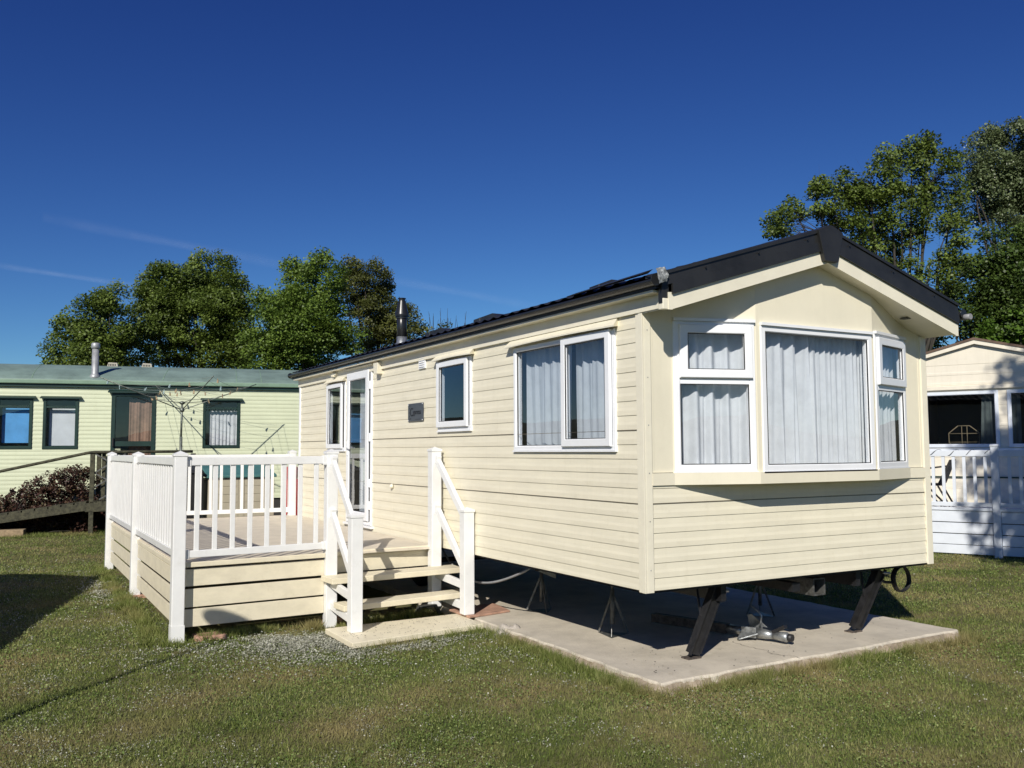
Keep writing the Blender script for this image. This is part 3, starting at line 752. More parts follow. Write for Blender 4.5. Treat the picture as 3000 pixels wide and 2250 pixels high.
# ---- jack stands
def stand():
    t = thing('jack_stand', 'jack stand', 'jack stand', (0, 0, 0), 0, 'tripod jack stands on the concrete slab')
    MB().tube([(0, 0, .10), (0, 0, .42)], .020, 10).tube([(0, 0, .42), (0, 0, .60)], .013, 8).build('post', 'dull_steel', t)
    for k in range(3):
        a = R(90+120*k+20); MB().bar((.012*math.cos(a), .012*math.sin(a), .36), (.17*math.cos(a), .17*math.sin(a), .01), .006, .020).build('leg', 'dull_steel', t)
    a = [R(90+120*k+20) for k in range(3)]
    MB().prism([(.18*math.cos(x), .18*math.sin(x)) for x in a], .001, .006, 'z').build('base_plate', 'dull_steel', t)
    mb = MB(); mb.box(-.05, .05, -.03, .03, .60, .615); mb.bar((-.07, 0, .52), (.05, 0, .54), .012, .012); mb.build('head', 'rust_steel', t)
    return t
st0 = stand()
for i, (x, y, h, lab) in enumerate([(.72, 1.48, 1.07, 'thin steel tripod jack stand nearest the front corner of the cream caravan'), (.80, 2.98, 1.07, 'thin steel tripod jack stand farther back, beside the wooden steps'),
                                   (2.75, 1.5, 1.07, 'dim steel tripod jack stand in the dark under the bay window, behind the drawbar'), (2.75, 4.2, 1.07, 'dim jack stand deepest under the far side of the cream caravan')]):
    o = st0 if i == 0 else copy_tree(st0)
    o.location = (x, y, 0); o.scale = (1, 1, h); o['label'] = lab; o.rotation_euler = (0, 0, .5*i)
# ---- drawbar with hitch on the slab
A = Vector((1.53, 1.75, .07)); B_ = Vector((1.64, .62, .07)); C_ = Vector((1.87, .16, .08))
A = Vector((1.45, 1.75, .06)); E_ = Vector((1.87, .2, .07)); dvec = (E_-A).normalized(); B_ = E_-dvec*.70; rt = Vector((dvec.y, -dvec.x, 0)); 
hit = thing('tow_drawbar', 'detached steel tow bar with galvanised coupling head lying on the concrete slab', 'tow hitch', (1.6, .7, 0))
MB().bar(A, B_, .09, .09).build('bar', 'rust_steel', hit)
MB().tube([B_, B_+dvec*.20], .042, 14).tube([B_+dvec*.20, B_+dvec*.215], .047, 14).build('tube', 'galv', hit)
S = B_+dvec*.20
mb = MB(); mb.bar(S, S+dvec*.13, .16, .012, up=(0, 0, 1)); 
for s_ in (-1, 1): mb.bar(S+rt*.078*s_+Vector((0, 0, .01)), S+dvec*.15+rt*.06*s_+Vector((0, 0, .01)), .010, .10)
mb.add([tuple(S+rt*-.08+Vector((0, 0, .05))), tuple(S+rt*-.08+dvec*-.02+Vector((0, 0, .15))), tuple(S+rt*-.08+dvec*.03+Vector((0, 0, .16))), tuple(S+rt*-.08+dvec*.20+Vector((0, 0, .05)))]+[tuple(S+rt*-.07+Vector((0, 0, .05))), tuple(S+rt*-.07+dvec*-.02+Vector((0, 0, .15))), tuple(S+rt*-.07+dvec*.03+Vector((0, 0, .16))), tuple(S+rt*-.07+dvec*.20+Vector((0, 0, .05)))],
       [(0, 1, 2, 3), (7, 6, 5, 4), (0, 4, 5, 1), (1, 5, 6, 2), (2, 6, 7, 3), (3, 7, 4, 0)])
mb.add([tuple(S+rt*.08+Vector((0, 0, .0))), tuple(S+rt*.16+Vector((0, 0, -.055))), tuple(S+rt*.17+dvec*.03+Vector((0, 0, -.055))), tuple(S+rt*.08+dvec*.18+Vector((0, 0, .0)))]+[tuple(S+rt*.08+Vector((0, 0, .01))), tuple(S+rt*.16+Vector((0, 0, -.045))), tuple(S+rt*.17+dvec*.03+Vector((0, 0, -.045))), tuple(S+rt*.08+dvec*.18+Vector((0, 0, .012)))],
       [(0, 1, 2, 3), (7, 6, 5, 4), (0, 4, 5, 1), (1, 5, 6, 2), (2, 6, 7, 3), (3, 7, 4, 0)])
mb.build('bracket', 'galv', hit, bevel=.002)
MB().tube([S+dvec*.12, S+dvec*.22, S+dvec*.30], [.052, .048, .036], 12).tube([S+dvec*.30, S+dvec*.44, S+dvec*.46], [.036, .048, .03], 14).build('coupling_head', 'galv', hit)
MB().bar(S+dvec*.30+Vector((0, 0, .03)), S+dvec*.43+Vector((0, 0, .10)), .05, .03).tube([S+dvec*.43+Vector((0, 0, .0)), S+dvec*.50+Vector((0, 0, .0))], .035, 10).build('coupling_lever', 'black_steel', hit)
MB().tube([S+dvec*.13+rt*-.05+Vector((0, 0, .05)), S+dvec*.15+rt*-.05+Vector((0, 0, .16)), S+dvec*.11+rt*-.05+Vector((0, 0, .20)), S+dvec*.05+rt*-.04+Vector((0, 0, .25))], .009, 8).build('lever', 'galv', hit)
# curtains of the main caravan
GC = 'sheer white curtains behind the cream caravan windows'
curtain('curtain', TL_, .03, bl+.02, 1.60, 2.975, -.12, 4.3, .034, 'sheer white curtain inside the left pane of the cream caravan bay window', group=GC, seed=3)
curtain('curtain', TC_, -.03, .74, 1.60, 2.975, -.11, 4.2, .042, 'left sheer white curtain behind the large middle pane of the bay window', group=GC, seed=4)
curtain('curtain', TC_, .78, BF1-BF0+.02, 1.60, 2.975, -.13, 10, .018, 'right sheer white curtain behind the large middle pane of the bay window', group=GC, seed=5)
curtain('curtain', TR_, -.02, bl, 1.60, 2.975, -.12, 9, .018, 'sheer white curtain inside the right pane of the cream bay window', group=GC, seed=6)
curtain('curtain', side_map, 1.26, 2.10, 1.78, 2.90, -.13, 5, .022, 'sheer white curtain behind the fixed pane of the long side window', group=GC, seed=7, lean=-.1)
curtain('curtain', side_map, .42, 1.20, 1.78, 2.90, -.13, 5, .022, 'sheer white curtain behind the opening pane of the long side window', group=GC, seed=8)
curtain('curtain', side_map, 6.95, 7.25, .8, 2.95, -.16, 4, .02, 'pale curtain hanging inside the glazed door of the cream caravan', mat='curtain_white', seed=9)
# ================================================================== DECK
deck = thing('raised_deck', 'raised cream decking with white railings and steps against the caravan side', 'deck', (-1.6, 7, GZ))
PX = -3.06
def fy_(x): return 3.74+(x-PX)*.055     # skewed front line
FZ = .70
mb = MB(); nb = 0; y = 3.80
# floor boards running along x
ys = np.arange(3.78, 10.25, .146)
for y in ys:
    y2 = min(y+.142, 10.27); 
    a0 = max(y, fy_(-3.0)+.05); 
    if y2 < fy_(-.02)+.06:
        continue
    mb.box(-3.03, -.03, y, y2, FZ-.024, FZ)
mb.hexa([(-3.03, 3.80, FZ-.024), (-.03, 4.06, FZ-.024), (-.03, 4.072, FZ-.024), (-3.03, 4.07-.29+.0, FZ-.024)], [(-3.03, 3.80, FZ), (-.03, 4.06, FZ), (-.03, 4.072, FZ), (-3.03, 4.07-.29, FZ)]) if False else None
mb.add([(-3.03, 3.79, FZ-.001), (-.03, 4.06, FZ-.001), (-.03, 4.10, FZ-.001), (-3.03, 4.10, FZ-.001)], [(0, 1, 2, 3)])
mb.build('deck_floor', 'deck_floor', deck)
# nosing and fascia boards
def plank(mb, a, b_, z0, z1, t):
    a, b_ = Vector((*a, 0)), Vector((*b_, 0)); mb.bar((a.x, a.y, (z0+z1)/2), (b_.x, b_.y, (z0+z1)/2), t, z1-z0)
def P2(x, o=0.): return (x, fy_(x)+o)
mb = MB(); plank(mb, P2(-3.0, .03), P2(-1.49, .03), .664, .715, .05); plank(mb, P2(-1.36, .11), P2(-.03, .11), .664, .713, .06)
plank(mb, (PX+.03, 3.82), (PX+.03, 10.2), .635, .69, .05); mb.build('deck_nosing', 'deck_board', deck, bevel=.006)
for (z0, z1) in ((.468, .642), (.255, .44), (.057, .236)):
    mb = MB(); plank(mb, P2(-2.985, .05), P2(-1.49, .05), z0, z1, .02); mb.build('fascia_board', 'deck_board', deck, bevel=.003)
    for (ya, yb) in ((3.83, 6.90), (7.06, 10.2)):
        dz = random.uniform(-.008, .008); mb = MB(); plank(mb, (PX+.02, ya), (PX+.02, yb), z0-.004+dz, z1-.014, .02); mb.build('fascia_board', 'deck_board', deck, bevel=.003)
mb = MB(); plank(mb, P2(-1.36, .15), P2(-.03, .15), .47, .655, .02); mb.build('fascia_board', 'deck_board', deck, bevel=.003)
# sub frame
mb = MB()
for x in (-2.9, -2.0, -1.1, -.2): mb.box(x-.025, x+.025, 4.3, 10.1, .52, .672)
mb.build('joists', 'deck_board', deck)
PW = .063
def post(x, y, z0, z1, pad=None):
    o = MB().box(x-PW, x+PW, y-PW, y+PW, z0, z1-.035).build('post', 'deck_pvc', deck, bevel=.008)
    c = PW+.007
    mb = MB().box(x-c, x+c, y-c, y+c, z1-.045, z1-.02)
    mb.add([(x-c, y-c, z1-.02), (x+c, y-c, z1-.02), (x+c, y+c, z1-.02), (x-c, y+c, z1-.02), (x, y, z1+.012)], [(0, 1, 4), (1, 2, 4), (2, 3, 4), (3, 0, 4)])
    mb.build('post_cap', 'deck_pvc', o, bevel=.003)
    return o
post(PX, 3.74, GZ-.02, 1.845); post(PX, 7.0, GZ-.02, 1.84); post(PX, 10.3, GZ-.02, 1.84)
post(-1.425, fy_(-1.43)+.02, GZ-.02, 1.86); post(-.115, fy_(-.1)+.02, .0, 1.88); post(-.09, 10.12, .3, 1.86)
post(-1.455, 2.95, .0, 1.205); post(-.085, 3.12, .026, 1.20)
MB().box(PX-.066, PX+.066, 3.74-.066, 3.74+.066, GZ-.02, .10).build('post_foot', 'deck_pvc', deck)
def railing(a, b_, n):
    a, b_ = Vector((a[0], a[1], 0)), Vector((b_[0], b_[1], 0)); d = (b_-a).normalized(); ln = (b_-a).length
    mb = MB(); mb.bar(a+Vector((0, 0, 1.748)), b_+Vector((0, 0, 1.748)), .052, .086); 
    for e, s_ in ((a, 1), (b_, -1)): mb.bar(e+Vector((0, 0, 1.745)), e+d*.045*s_+Vector((0, 0, 1.745)), .062, .105)
    rl = mb.build('railing', 'deck_pvc', deck, bevel=.006)
    mb = MB(); mb.bar(a+Vector((0, 0, .80)), b_+Vector((0, 0, .80)), .045, .072)
    for e, s_ in ((a, 1), (b_, -1)): mb.bar(e+Vector((0, 0, .80)), e+d*.04*s_+Vector((0, 0, .80)), .058, .09)
    mb.build('bottom_rail', 'deck_pvc', rl, bevel=.005)
    for i in range(n):
        p = a+d*(ln*(i+.62)/(n+.24)); MB().bar(p+Vector((0, 0, .836)), p+Vector((0, 0, 1.705)), .050, .026, up=tuple(Vector((0, 0, 1)).cross(d))).build('baluster', 'deck_pvc', rl, bevel=.004)
railing((PX+PW, fy_(PX+PW)), (-1.425-PW, fy_(-1.425-PW)+.01), 8)
railing((PX, 3.74+PW), (PX, 7.0-PW), 18); railing((PX, 7.0+PW), (PX, 10.3-PW), 18)
railing((PX+PW, 10.28), (-.09-PW, 10.13), 16)
# steps
def tread(x0, x1, yf, yb, z, sk=.05):
    mb = MB(); mb.hexa([(x0+.015, yf, z-.06), (x1, yf+sk+.03, z-.06), (x1+.02, yb+sk, z-.06), (x0+.0, yb, z-.06)], [(x0+.015, yf, z), (x1, yf+sk+.03, z), (x1+.02, yb+sk, z), (x0+.0, yb, z)])
    return mb.build('step_tread', 'deck_board', deck, bevel=.006)
tread(-1.54, .10, 3.47, 3.82, .475, .10); tread(-1.50, .06, 3.20, 3.50, .225, .14)
for (x, x2, yb, yf) in ((-1.425, -1.455, fy_(-1.43)-.04, 2.99), (-.115, -.085, fy_(-.1)-.04, 3.16)):
    o = MB().bar((x, yb, 1.745), (x2, yf, 1.085), .050, .085).bar((x, yb+.02, 1.75), (x, yb-.07, 1.73), .06, .10).build('handrail', 'deck_pvc', deck, bevel=.006)
    MB().bar((x, yb, 1.165), (x2, yf, .50), .050, .085).bar((x, yb+.02, 1.17), (x, yb-.06, 1.15), .06, .10).build('lower_rail', 'deck_pvc', o, bevel=.006)
    MB().bar((x+.0, yb+.02, .385), (x2, yf-.0, .335), .045, .085).build('tread_bearer', 'deck_pvc', deck, bevel=.005)
    MB().bar((x+.0, yb+.02, .145), (x2, yf-.0, .105), .045, .085).build('tread_bearer', 'deck_pvc', deck, bevel=.005)
MB().bar((-.12, 3.18, .11), (.20, 3.55, .085), .03, .10).build('tread_bearer', 'deck_pvc', deck, bevel=.005)
# step base platform
mb = MB(); mb.hexa([(-1.66, 2.44, -.055), (-.12, 2.66, -.055), (-.10, 3.34, -.055), (-1.66, 3.28, -.055)], [(-1.66, 2.44, .0), (-.12, 2.66, .0), (-.10, 3.34, .0), (-1.66, 3.28, .0)])
pf = thing('step_platform', 'low weathered cream timber platform on the grass at the foot of the deck steps', 'platform', (-.9, 2.9, GZ))
mb.build('boards', 'deck_board', pf, bevel=.006)
MB().hexa([(-1.62, 2.47, -.14), (-.16, 2.69, -.14), (-.14, 3.30, -.14), (-1.62, 3.25, -.14)], [(-1.62, 2.47, -.060), (-.16, 2.69, -.060), (-.14, 3.30, -.060), (-1.62, 3.25, -.060)]).build('base_course', 'concrete_edge', pf)
# paving slab under the right newel
mb = MB(); vv = [(-.12, 2.99), (.45, 3.10), (.52, 3.62), (-.12, 3.52)]
tag(mb.hexa([(x, y, .003) for x, y in vv], [(x, y, .026) for x, y in vv]).build('paving_slab', 'terracotta', bevel=.004), 'terracotta paving slab under the right hand front post of the steps', 'paving slab')
for (x, y, s_, lab) in ((-1.30, 4.05, .17, 'broken terracotta slab under the deck by the post at the head of the steps'), (-3.0, 7.0, .15, 'small stone slab under the middle post of the deck side railing'), (-2.72, 3.80, .16, 'flat reddish brick under the front board of the deck near the corner post')):
    tag(MB().box(x-s_, x+s_, y-s_*.7, y+s_*.7, GZ-.03, GZ+.045).build('footing_slab', 'terracotta', bevel=.008), lab, 'paving slab')
# U-shaped metal offcut by the inner step post
tag(MB().prism([(-.42, GZ+.0), (-.36, .04), (-.14, .04), (-.08, GZ), (-.11, GZ), (-.16, .015), (-.34, .015), (-.39, GZ)], 3.80, 3.86, 'y').build('metal_bracket', 'dull_steel'), 'bent metal bracket lying under the lower step by the inner post', 'bracket')
# mole hill / stony mound
def mound(cx, cy, r_, h, n=26):
    vs = []; fs = []; rg = random.Random(9)
    for i in range(n):
        for j in range(n):
            x = (i/(n-1)*2-1); y = (j/(n-1)*2-1); d = math.hypot(x, y)
            z = h*max(0, 1-d*d)**1.2*(1+.5*math.sin(7*x+3)*math.sin(6*y))+rg.uniform(-.012, .012)*(d < 1)-.02*(d >= .97)
            vs.append((cx+x*r_, cy+y*r_*.8, GZ+z-.004))
    for i in range(n-1):
        for j in range(n-1): k = i*n+j; fs.append((k, k+1, k+n+1, k+n))
    return MB().add(vs, fs, True).build('earth_mound', 'concrete_edge', fix=False)
tag(mound(.0, 2.30, .24, .10), 'small mound of bare earth and stones between the step platform and the slab', 'mound', kind='structure')
# ================================================================== GREEN CARAVAN (behind left)
GA = R(-11); GO = (-3.87, 18.96)
gv = thing('static_caravan', 'pale green caravan with curved green roof and dark green door, behind the deck', 'caravan', (GO[0], GO[1], 0), GA, local=True)
_pc = PITCHC; PITCHC = .101
GH = [(-.95, -.148, 1.93, 3.20), (.08, .873, 1.925, 3.20), (1.62, 2.66, .85, 3.34), (3.80, 4.72, 1.935, 3.20)]
mb = MB(end_map); wall_panel(mb, -3.3, 7.6, .62, 3.50, GH, base=.66); mb.build('side_wall', 'green_siding', gv, fix=False)
mb = MB(end_map); wall_panel(mb, -3.3, 7.6, .62, 3.50, GH, off0=-.05); mb.build('wall_backing', 'interior_dark', gv, fix=False)
PITCHC = _pc
mb = MB(); mb.box(-3.3, -3.25, .06, 3.6, .62, 3.5); mb.box(7.55, 7.6, .06, 3.6, .62, 3.5); mb.box(-3.3, 7.6, 3.6, 3.65, .62, 3.5); mb.box(-3.2, 7.5, .07, 3.55, .62, .66); mb.box(-3.2, 7.5, 1.5, 1.55, .7, 3.45)
mb.build('rear_wall', 'green_siding', gv)
rp = [(-.06, 3.58), (-.02, 3.66), (.12, 3.75), (.35, 3.85), (.7, 3.98), (1.1, 4.08), (1.5, 4.14), (1.83, 4.16)]
rp = rp+[(3.66-y, z) for y, z in rp[-2::-1]]
mb = MB(); mb.prism(rp+[(3.72, 3.50), (-.06, 3.50)], -3.36, 7.66, 'x'); gr = mb.build('roof', 'green_roof', gv)
mb = MB()
for x in (-2.4, -.2, 3.0, 4.62, 5.25):
    for (a, b_) in zip(rp[1:-1], rp[2:]):
        sl = -.19 if x == 3.0 else .0
        mb.bar((x+sl*(1-a[0]/1.8), a[0], a[1]+.001), (x+sl*(1-b_[0]/1.8), b_[0], b_[1]+.001), .018, .008)
mb.build('roof_seam', 'green_gutter', gr)
MB().box(-3.38, 7.68, -.14, -.06, 3.53, 3.635).build('gutter', 'green_gutter', gv, bevel=.02)
MB().box(-3.36, 7.66, -.075, .0, 3.455, 3.528).build('eave_board', 'green_dark', gv)
def gwin(u0, u1, z0, z1, zt, parent=gv):
    fr = MB(end_map); fr.ring(u0, u1, z0, z1, frame_prof(.075, -.05, .03)); fr.box(u0+.075, u1-.075, -.03, .024, zt, zt+.05)
    o = fr.build('window', 'green_dark', parent)
    pane(end_map, u0+.07, u1-.07, z0+.07, z1-.07, -.01, o, 'glass_clear')
    h = MB(end_map); h.hexa([(u0-.05, 0, z1+.0), (u1+.05, 0, z1+.0), (u1+.07, .10, z1-.035), (u0-.07, .10, z1-.035)], [(u0-.05, 0, z1+.035), (u1+.05, 0, z1+.035), (u1+.07, .10, z1-.01), (u0-.07, .10, z1-.01)])
    h.build('window_hood', 'green_dark', parent)
    return o
gwin(*GH[0], 2.94); gwin(*GH[1], 2.94); gwin(*GH[3], 2.94)
fr = MB(end_map); fr.ring(*GH[2], frame_prof(.10, -.05, .035)); fr.box(1.72, 2.56, -.03, .03, 1.99, 2.115); fr.box(1.72, 2.56, -.03, .03, .9, 1.25)
gd = fr.build('door', 'green_dark', gv)
MB(end_map).box(2.56, 2.575, -.0, .032, .95, 3.25).build('door_edge', 'black_steel', gd)
pane(end_map, 1.71, 2.57, .95, 3.25, -.01, gd, 'glass_clear')
h = MB(end_map); h.hexa([(1.56, 0, 3.36), (2.72, 0, 3.36), (2.74, .12, 3.33), (1.54, .12, 3.33)], [(1.56, 0, 3.41), (2.72, 0, 3.41), (2.74, .12, 3.37), (1.54, .12, 3.37)]); h.build('door_canopy', 'green_dark', gv)
MB(end_map).box(1.66, 1.69, .03, .09, 1.98, 2.2).build('handle', 'black_steel', gd)
fl_ = MB().lathe((1.20, .16, 3.70), [(.13, -.02), (.13, .05), (.10, .10), (.085, .12), (.08, .80)], 20).build('flue', 'flue_grey', gr)
MB().lathe((1.20, .16, 3.70), [(.098, .76), (.105, .78), (.105, .87), (.085, .90)], 20).build('flue_cap', 'flue_grey', fl_)
for x in (1.48, 2.33):
    o = MB().prism([(x-.14, 4.10), (x+.14, 4.10), (x+.12, 4.22), (x-.10, 4.23)], 1.4, 1.65).build('roof_vent', 'vent_beige', gr, bevel=.01)
    mb = MB()
    for i in range(5): mb.box(x-.10+i*.04, x-.08+i*.04, 1.394, 1.40, 4.14, 4.19)
    mb.build('vent_slot', 'black_steel', o)
MB().box(-3.2, 7.5, .05, .1, -.1, .62).build('skirting', 'interior_dark', gv)
TG = lambda u, w, z: (GO[0]+u*math.cos(GA)-(-w)*math.sin(GA), GO[1]+u*math.sin(GA)+(-w)*math.cos(GA), z)
def blind(u0, u1, z0, z1, mat, lab): return tag(MB(TG).box(u0, u1, -.16, -.15, z0, z1).build('roller_blind', mat), lab, 'blind')
blind(-.84, -.22, 2.08, 2.93, 'blind_blue', 'bright blue roller blind in the leftmost window of the green caravan')
blind(.20, .79, 2.01, 2.93, 'blind_white', 'white roller blind in the green caravan window nearest the door on its left')
curtain('curtain', TG, 3.96, 4.66, 1.96, 2.90, -.16, 7, .02, 'white gathered curtain in the green caravan window right of the door', 'curtain_white', n=60, seed=21)
curtain('curtain', TG, 2.02, 2.55, 1.0, 3.2, -.16, 3, .02, 'brown striped curtain behind the glass of the dark green door', 'curtain_brown', n=40, seed=22)
# ---- ramp and landing
ra = thing('access_ramp', 'dark weathered timber ramp and landing with handrail leading to the green caravan door', 'ramp', (GO[0], GO[1], GZ), GA, local=True)
z_ = -GZ
def rb(*a): return MB(lambda x, y, z: (x, y, z-GZ))
LZ = .66
def rpost(x, y, top): rb().box(x-.05, x+.05, y-.05, y+.05, GZ, top).build('post', 'ramp_wood', ra, bevel=.006)
for (x, y, t_) in ((1.39, -1.5, 1.80), (1.39, -.2, 1.80), (3.6, -1.5, 1.80), (3.6, -.2, 1.8), (-1.6, -1.5, 1.10), (-1.6, -.3, 1.1)): rpost(x, y, t_)
rb().box(1.58, 1.66, -1.42, -1.34, .72, 1.83).build('post', 'ramp_wood', ra)
mb = rb(); mb.box(1.26, 3.7, -1.56, -1.50, .46, .66); mb.box(1.26, 3.7, -.14, -.08, .46, .66); mb.bar((1.30, -1.53, .575), (-3.2, -1.53, -.03), .06, .17); mb.bar((1.30, -.11, .575), (-3.2, -.11, -.03), .06, .17)
mb.build('frame', 'ramp_wood', ra, bevel=.006)
for i in range(17):
    x = 1.36+i*.142; rb().box(x, x+.128, -1.55, -.1, .66, .695).build('landing_board', 'ramp_wood', ra)
for i in range(16):
    x = 1.28-i*.27; z = .66-(1.3-x)*.1344
    rb().hexa([(x-.24, -1.55, z-.24*.134), (x, -1.55, z), (x, -.1, z), (x-.24, -.1, z-.24*.134)], [(x-.24, -1.55, z-.24*.134+.045), (x, -1.55, z+.045), (x, -.1, z+.045), (x-.24, -.1, z-.24*.134+.045)]).build('ramp_board', 'ramp_wood', ra)
rb().tube([(3.6, -1.5, 1.85), (1.42, -1.5, 1.845), (1.25, -1.5, 1.82), (-.52, -1.5, 1.42), (-1.7, -1.5, 1.15)], .034, 8).build('handrail', 'ramp_wood', ra)
rb().box(1.34, 1.75, -1.46, -.15, 1.80, 1.86).build('top_rail', 'ramp_wood', ra)
mb = rb()
for (a, b_) in (((1.45, 1.80), (2.6, 1.1)), ((1.40, 1.38), (2.2, .9)), ((1.38, 1.32), (2.1, 1.80)), ((1.36, .98), (2.4, 1.6)), ((1.55, .74), (2.5, 1.3))): mb.bar((a[0], -1.5, a[1]), (b_[0], -1.5, b_[1]), .012, .03)
mb.build('cross_wire', 'dull_steel', ra)
tag(MB(TG).box(-1.4, .02, 1.30, 1.65, GZ-.05, .10).build('stone_block', 'block_stone', bevel=.015), 'long pale stone block lying on the grass under the dark timber ramp', 'stone block')
# ================================================================== ROTARY AIRER
ar = thing('rotary_clothes_line', 'old metal rotary clothes line with raised arms in front of the green caravan', 'clothes line', (-.96, 16.41, GZ))
MB().tube([(-.96, 16.41, GZ), (-.97, 16.41, 2.2)], .034, 10).tube([(-.97, 16.41, 2.15), (-.96, 16.41, 3.0)], .024, 10).build('pole', 'airer_metal', ar)
MB().lathe((-.96, 16.41, 2.78), [(.03, 0), (.055, .02), (.055, .08), (.03, .1)], 12).lathe((-.96, 16.41, 2.96), [(.03, 0), (.07, .03), (.065, .06), (.02, .08)], 12).build('hub', 'airer_metal', ar)
tips = []
for k in range(4):
    a = GA+R(22+90*k); rr = 1.85
    tip = Vector((-.96+rr*math.cos(a), 16.41+rr*math.sin(a), 3.52)); tips.append(tip)
    o = MB().tube([(-.96, 16.41, 2.83), tip], .012, 6).build('arm', 'airer_metal', ar)
    h_ = Vector((-.96, 16.41, 3.0)); m_ = Vector((-.96, 16.41, 2.83)).lerp(tip, .32)
    MB().tube([h_, m_], .009, 5).build('strut', 'airer_metal', o)
ctr = Vector((-.96, 16.41, 2.83)); lines = []; mb = MB()
for fct in (.45, .6, .72, .86, .98):
    for k in range(4):
        a = ctr.lerp(tips[k], fct); b_ = ctr.lerp(tips[(k+1) % 4], fct); pts = []
        sag = random.uniform(.05, .20)*fct
        for i in range(11): t = i/10; p_ = a.lerp(b_, t); p_.z -= sag*4*t*(1-t); pts.append(p_)
        lines.append(pts); mb.tube(pts, .003, 4, cap=False)
mb.build('line', 'cord_line', ar)
used = []
pnames = ['on the outermost line', 'on an inner line', 'on a middle line']
pegA = None
for i in range(22):
    ln = random.choice(lines); j = random.randint(1, 9); p_ = ln[j]; w = random.uniform(-.5, .5)
    dx = .035*math.sin(w)
    m_ = 'peg_b' if i % 4 == 0 else 'peg_a'
    if i < 2:
        m_ = ['peg_a', 'peg_b'][i]
        mb = MB(); mb.hexa([(-.012, -.009, -.07), (.012, -.009, -.07), (.012, .009, -.07), (-.012, .009, -.07)], [(-.006, -.009, .025), (.006, -.009, .025), (.006, .009, .025), (-.006, .009, .025)])
        mb.bar((-.015, 0, .0), (-.022, 0, -.075), .010, .014)
        o = mb.build('clothes_peg', m_)
        if i == 0: pegA = o
        else: pegB = o
    else:
        src = pegB if i % 4 == 0 else pegA
        o = src.copy(); COL.objects.link(o)
    o.location = p_; o.rotation_euler = (random.uniform(-.3, .3), w, random.uniform(0, 3))
    lab = 'small pale blue clothes peg clipped on the rotary line' if (i == 1 or (i > 1 and i % 4 == 0)) else 'small wooden clothes peg clipped on the rotary line'
    tag(o, lab, 'clothes peg', 'blue pegs on the rotary line' if 'blue' in lab else 'wooden pegs on the rotary line')
# ================================================================== THINGS BEHIND THE DECK
sb = thing('storage_box', 'beige plastic garden storage box with teal lid behind the back railing of the deck', 'storage box', (-.6, 12.2, GZ))
SBX0, SBX1, SBY0, SBY1 = -1.22, .03, 11.8, 12.6
mb = MB(); mb.box(SBX0, SBX1, SBY0, SBY1, GZ, 1.33)
for cx in (SBX0-.0, (SBX0+SBX1)/2-.05, SBX1-.10): mb.box(cx, cx+.10, SBY0-.012, SBY0, GZ, 1.32)
for k in range(9): mb.box(SBX0+.10, (SBX0+SBX1)/2-.06, SBY0-.008, SBY0, GZ+.02+k*.155, GZ+.165+k*.155); mb.box((SBX0+SBX1)/2+.06, SBX1-.11, SBY0-.008, SBY0, GZ+.02+k*.155, GZ+.165+k*.155)
mb.build('body', 'box_beige', sb, bevel=.004)
mb = MB(); mb.hexa([(SBX0-.04, SBY0-.06, 1.34), (SBX1+.04, SBY0-.06, 1.34), (SBX1+.04, SBY1+.03, 1.40), (SBX0-.04, SBY1+.03, 1.40)], [(SBX0-.04, SBY0-.06, 1.39), (SBX1+.04, SBY0-.06, 1.39), (SBX1+.0, SBY1, 1.60), (SBX0-.0, SBY1, 1.60)])
mb.build('lid', 'box_lid', sb, bevel=.012)
bn = thing('wheelie_bin', 'black wheelie bin standing left of the beige storage box, behind the deck railing', 'bin', (-1.62, 12.0, GZ))
MB().hexa([(-1.80, 11.78, GZ+.04), (-1.36, 11.78, GZ+.04), (-1.36, 12.25, GZ+.04), (-1.80, 12.25, GZ+.04)], [(-1.86, 11.7, 1.44), (-1.32, 11.7, 1.44), (-1.32, 12.35, 1.44), (-1.86, 12.35, 1.44)]).build('body', 'bin_black', bn, bevel=.02)
MB().hexa([(-1.88, 11.66, 1.44), (-1.30, 11.66, 1.44), (-1.30, 12.38, 1.46), (-1.88, 12.38, 1.46)], [(-1.84, 11.7, 1.50), (-1.34, 11.7, 1.50), (-1.34, 12.36, 1.58), (-1.84, 12.36, 1.58)]).build('lid', 'bin_black', bn, bevel=.02)
for x in (-1.88, -1.34): MB().lathe((x, 12.28, GZ+.12), [(.04, 0), (.12, .005), (.12, .05), (.04, .055)], 14, 'x').build('wheel', 'rubber', bn)
def cyl(x, y, lab):
    t = thing('gas_cylinder', lab, 'gas cylinder', (x, y, GZ), group='red gas cylinders at the far end of the cream caravan')
    MB().lathe((x, y, GZ), [(.17, 0), (.17, .06), (.19, .07), (.195, .10), (.195, 1.24), (.17, 1.33), (.10, 1.39), (.05, 1.41)], 24).build('body', 'red_paint', t)
    MB().lathe((x, y, GZ), [(.11, 1.38), (.115, 1.42), (.115, 1.60), (.10, 1.62), (.09, 1.60), (.09, 1.42)], 18).build('collar', 'red_paint', t)
    MB().lathe((x, y, GZ), [(.03, 1.40), (.03, 1.50), (.018, 1.52), (.018, 1.57)], 10).build('valve', 'galv', t)
cyl(.36, 11.72, 'tall red gas cylinder seen through the deck railings, left one at the caravan end'); cyl(.80, 11.72, 'tall red gas cylinder beside the other one, mostly hidden by the caravan corner')
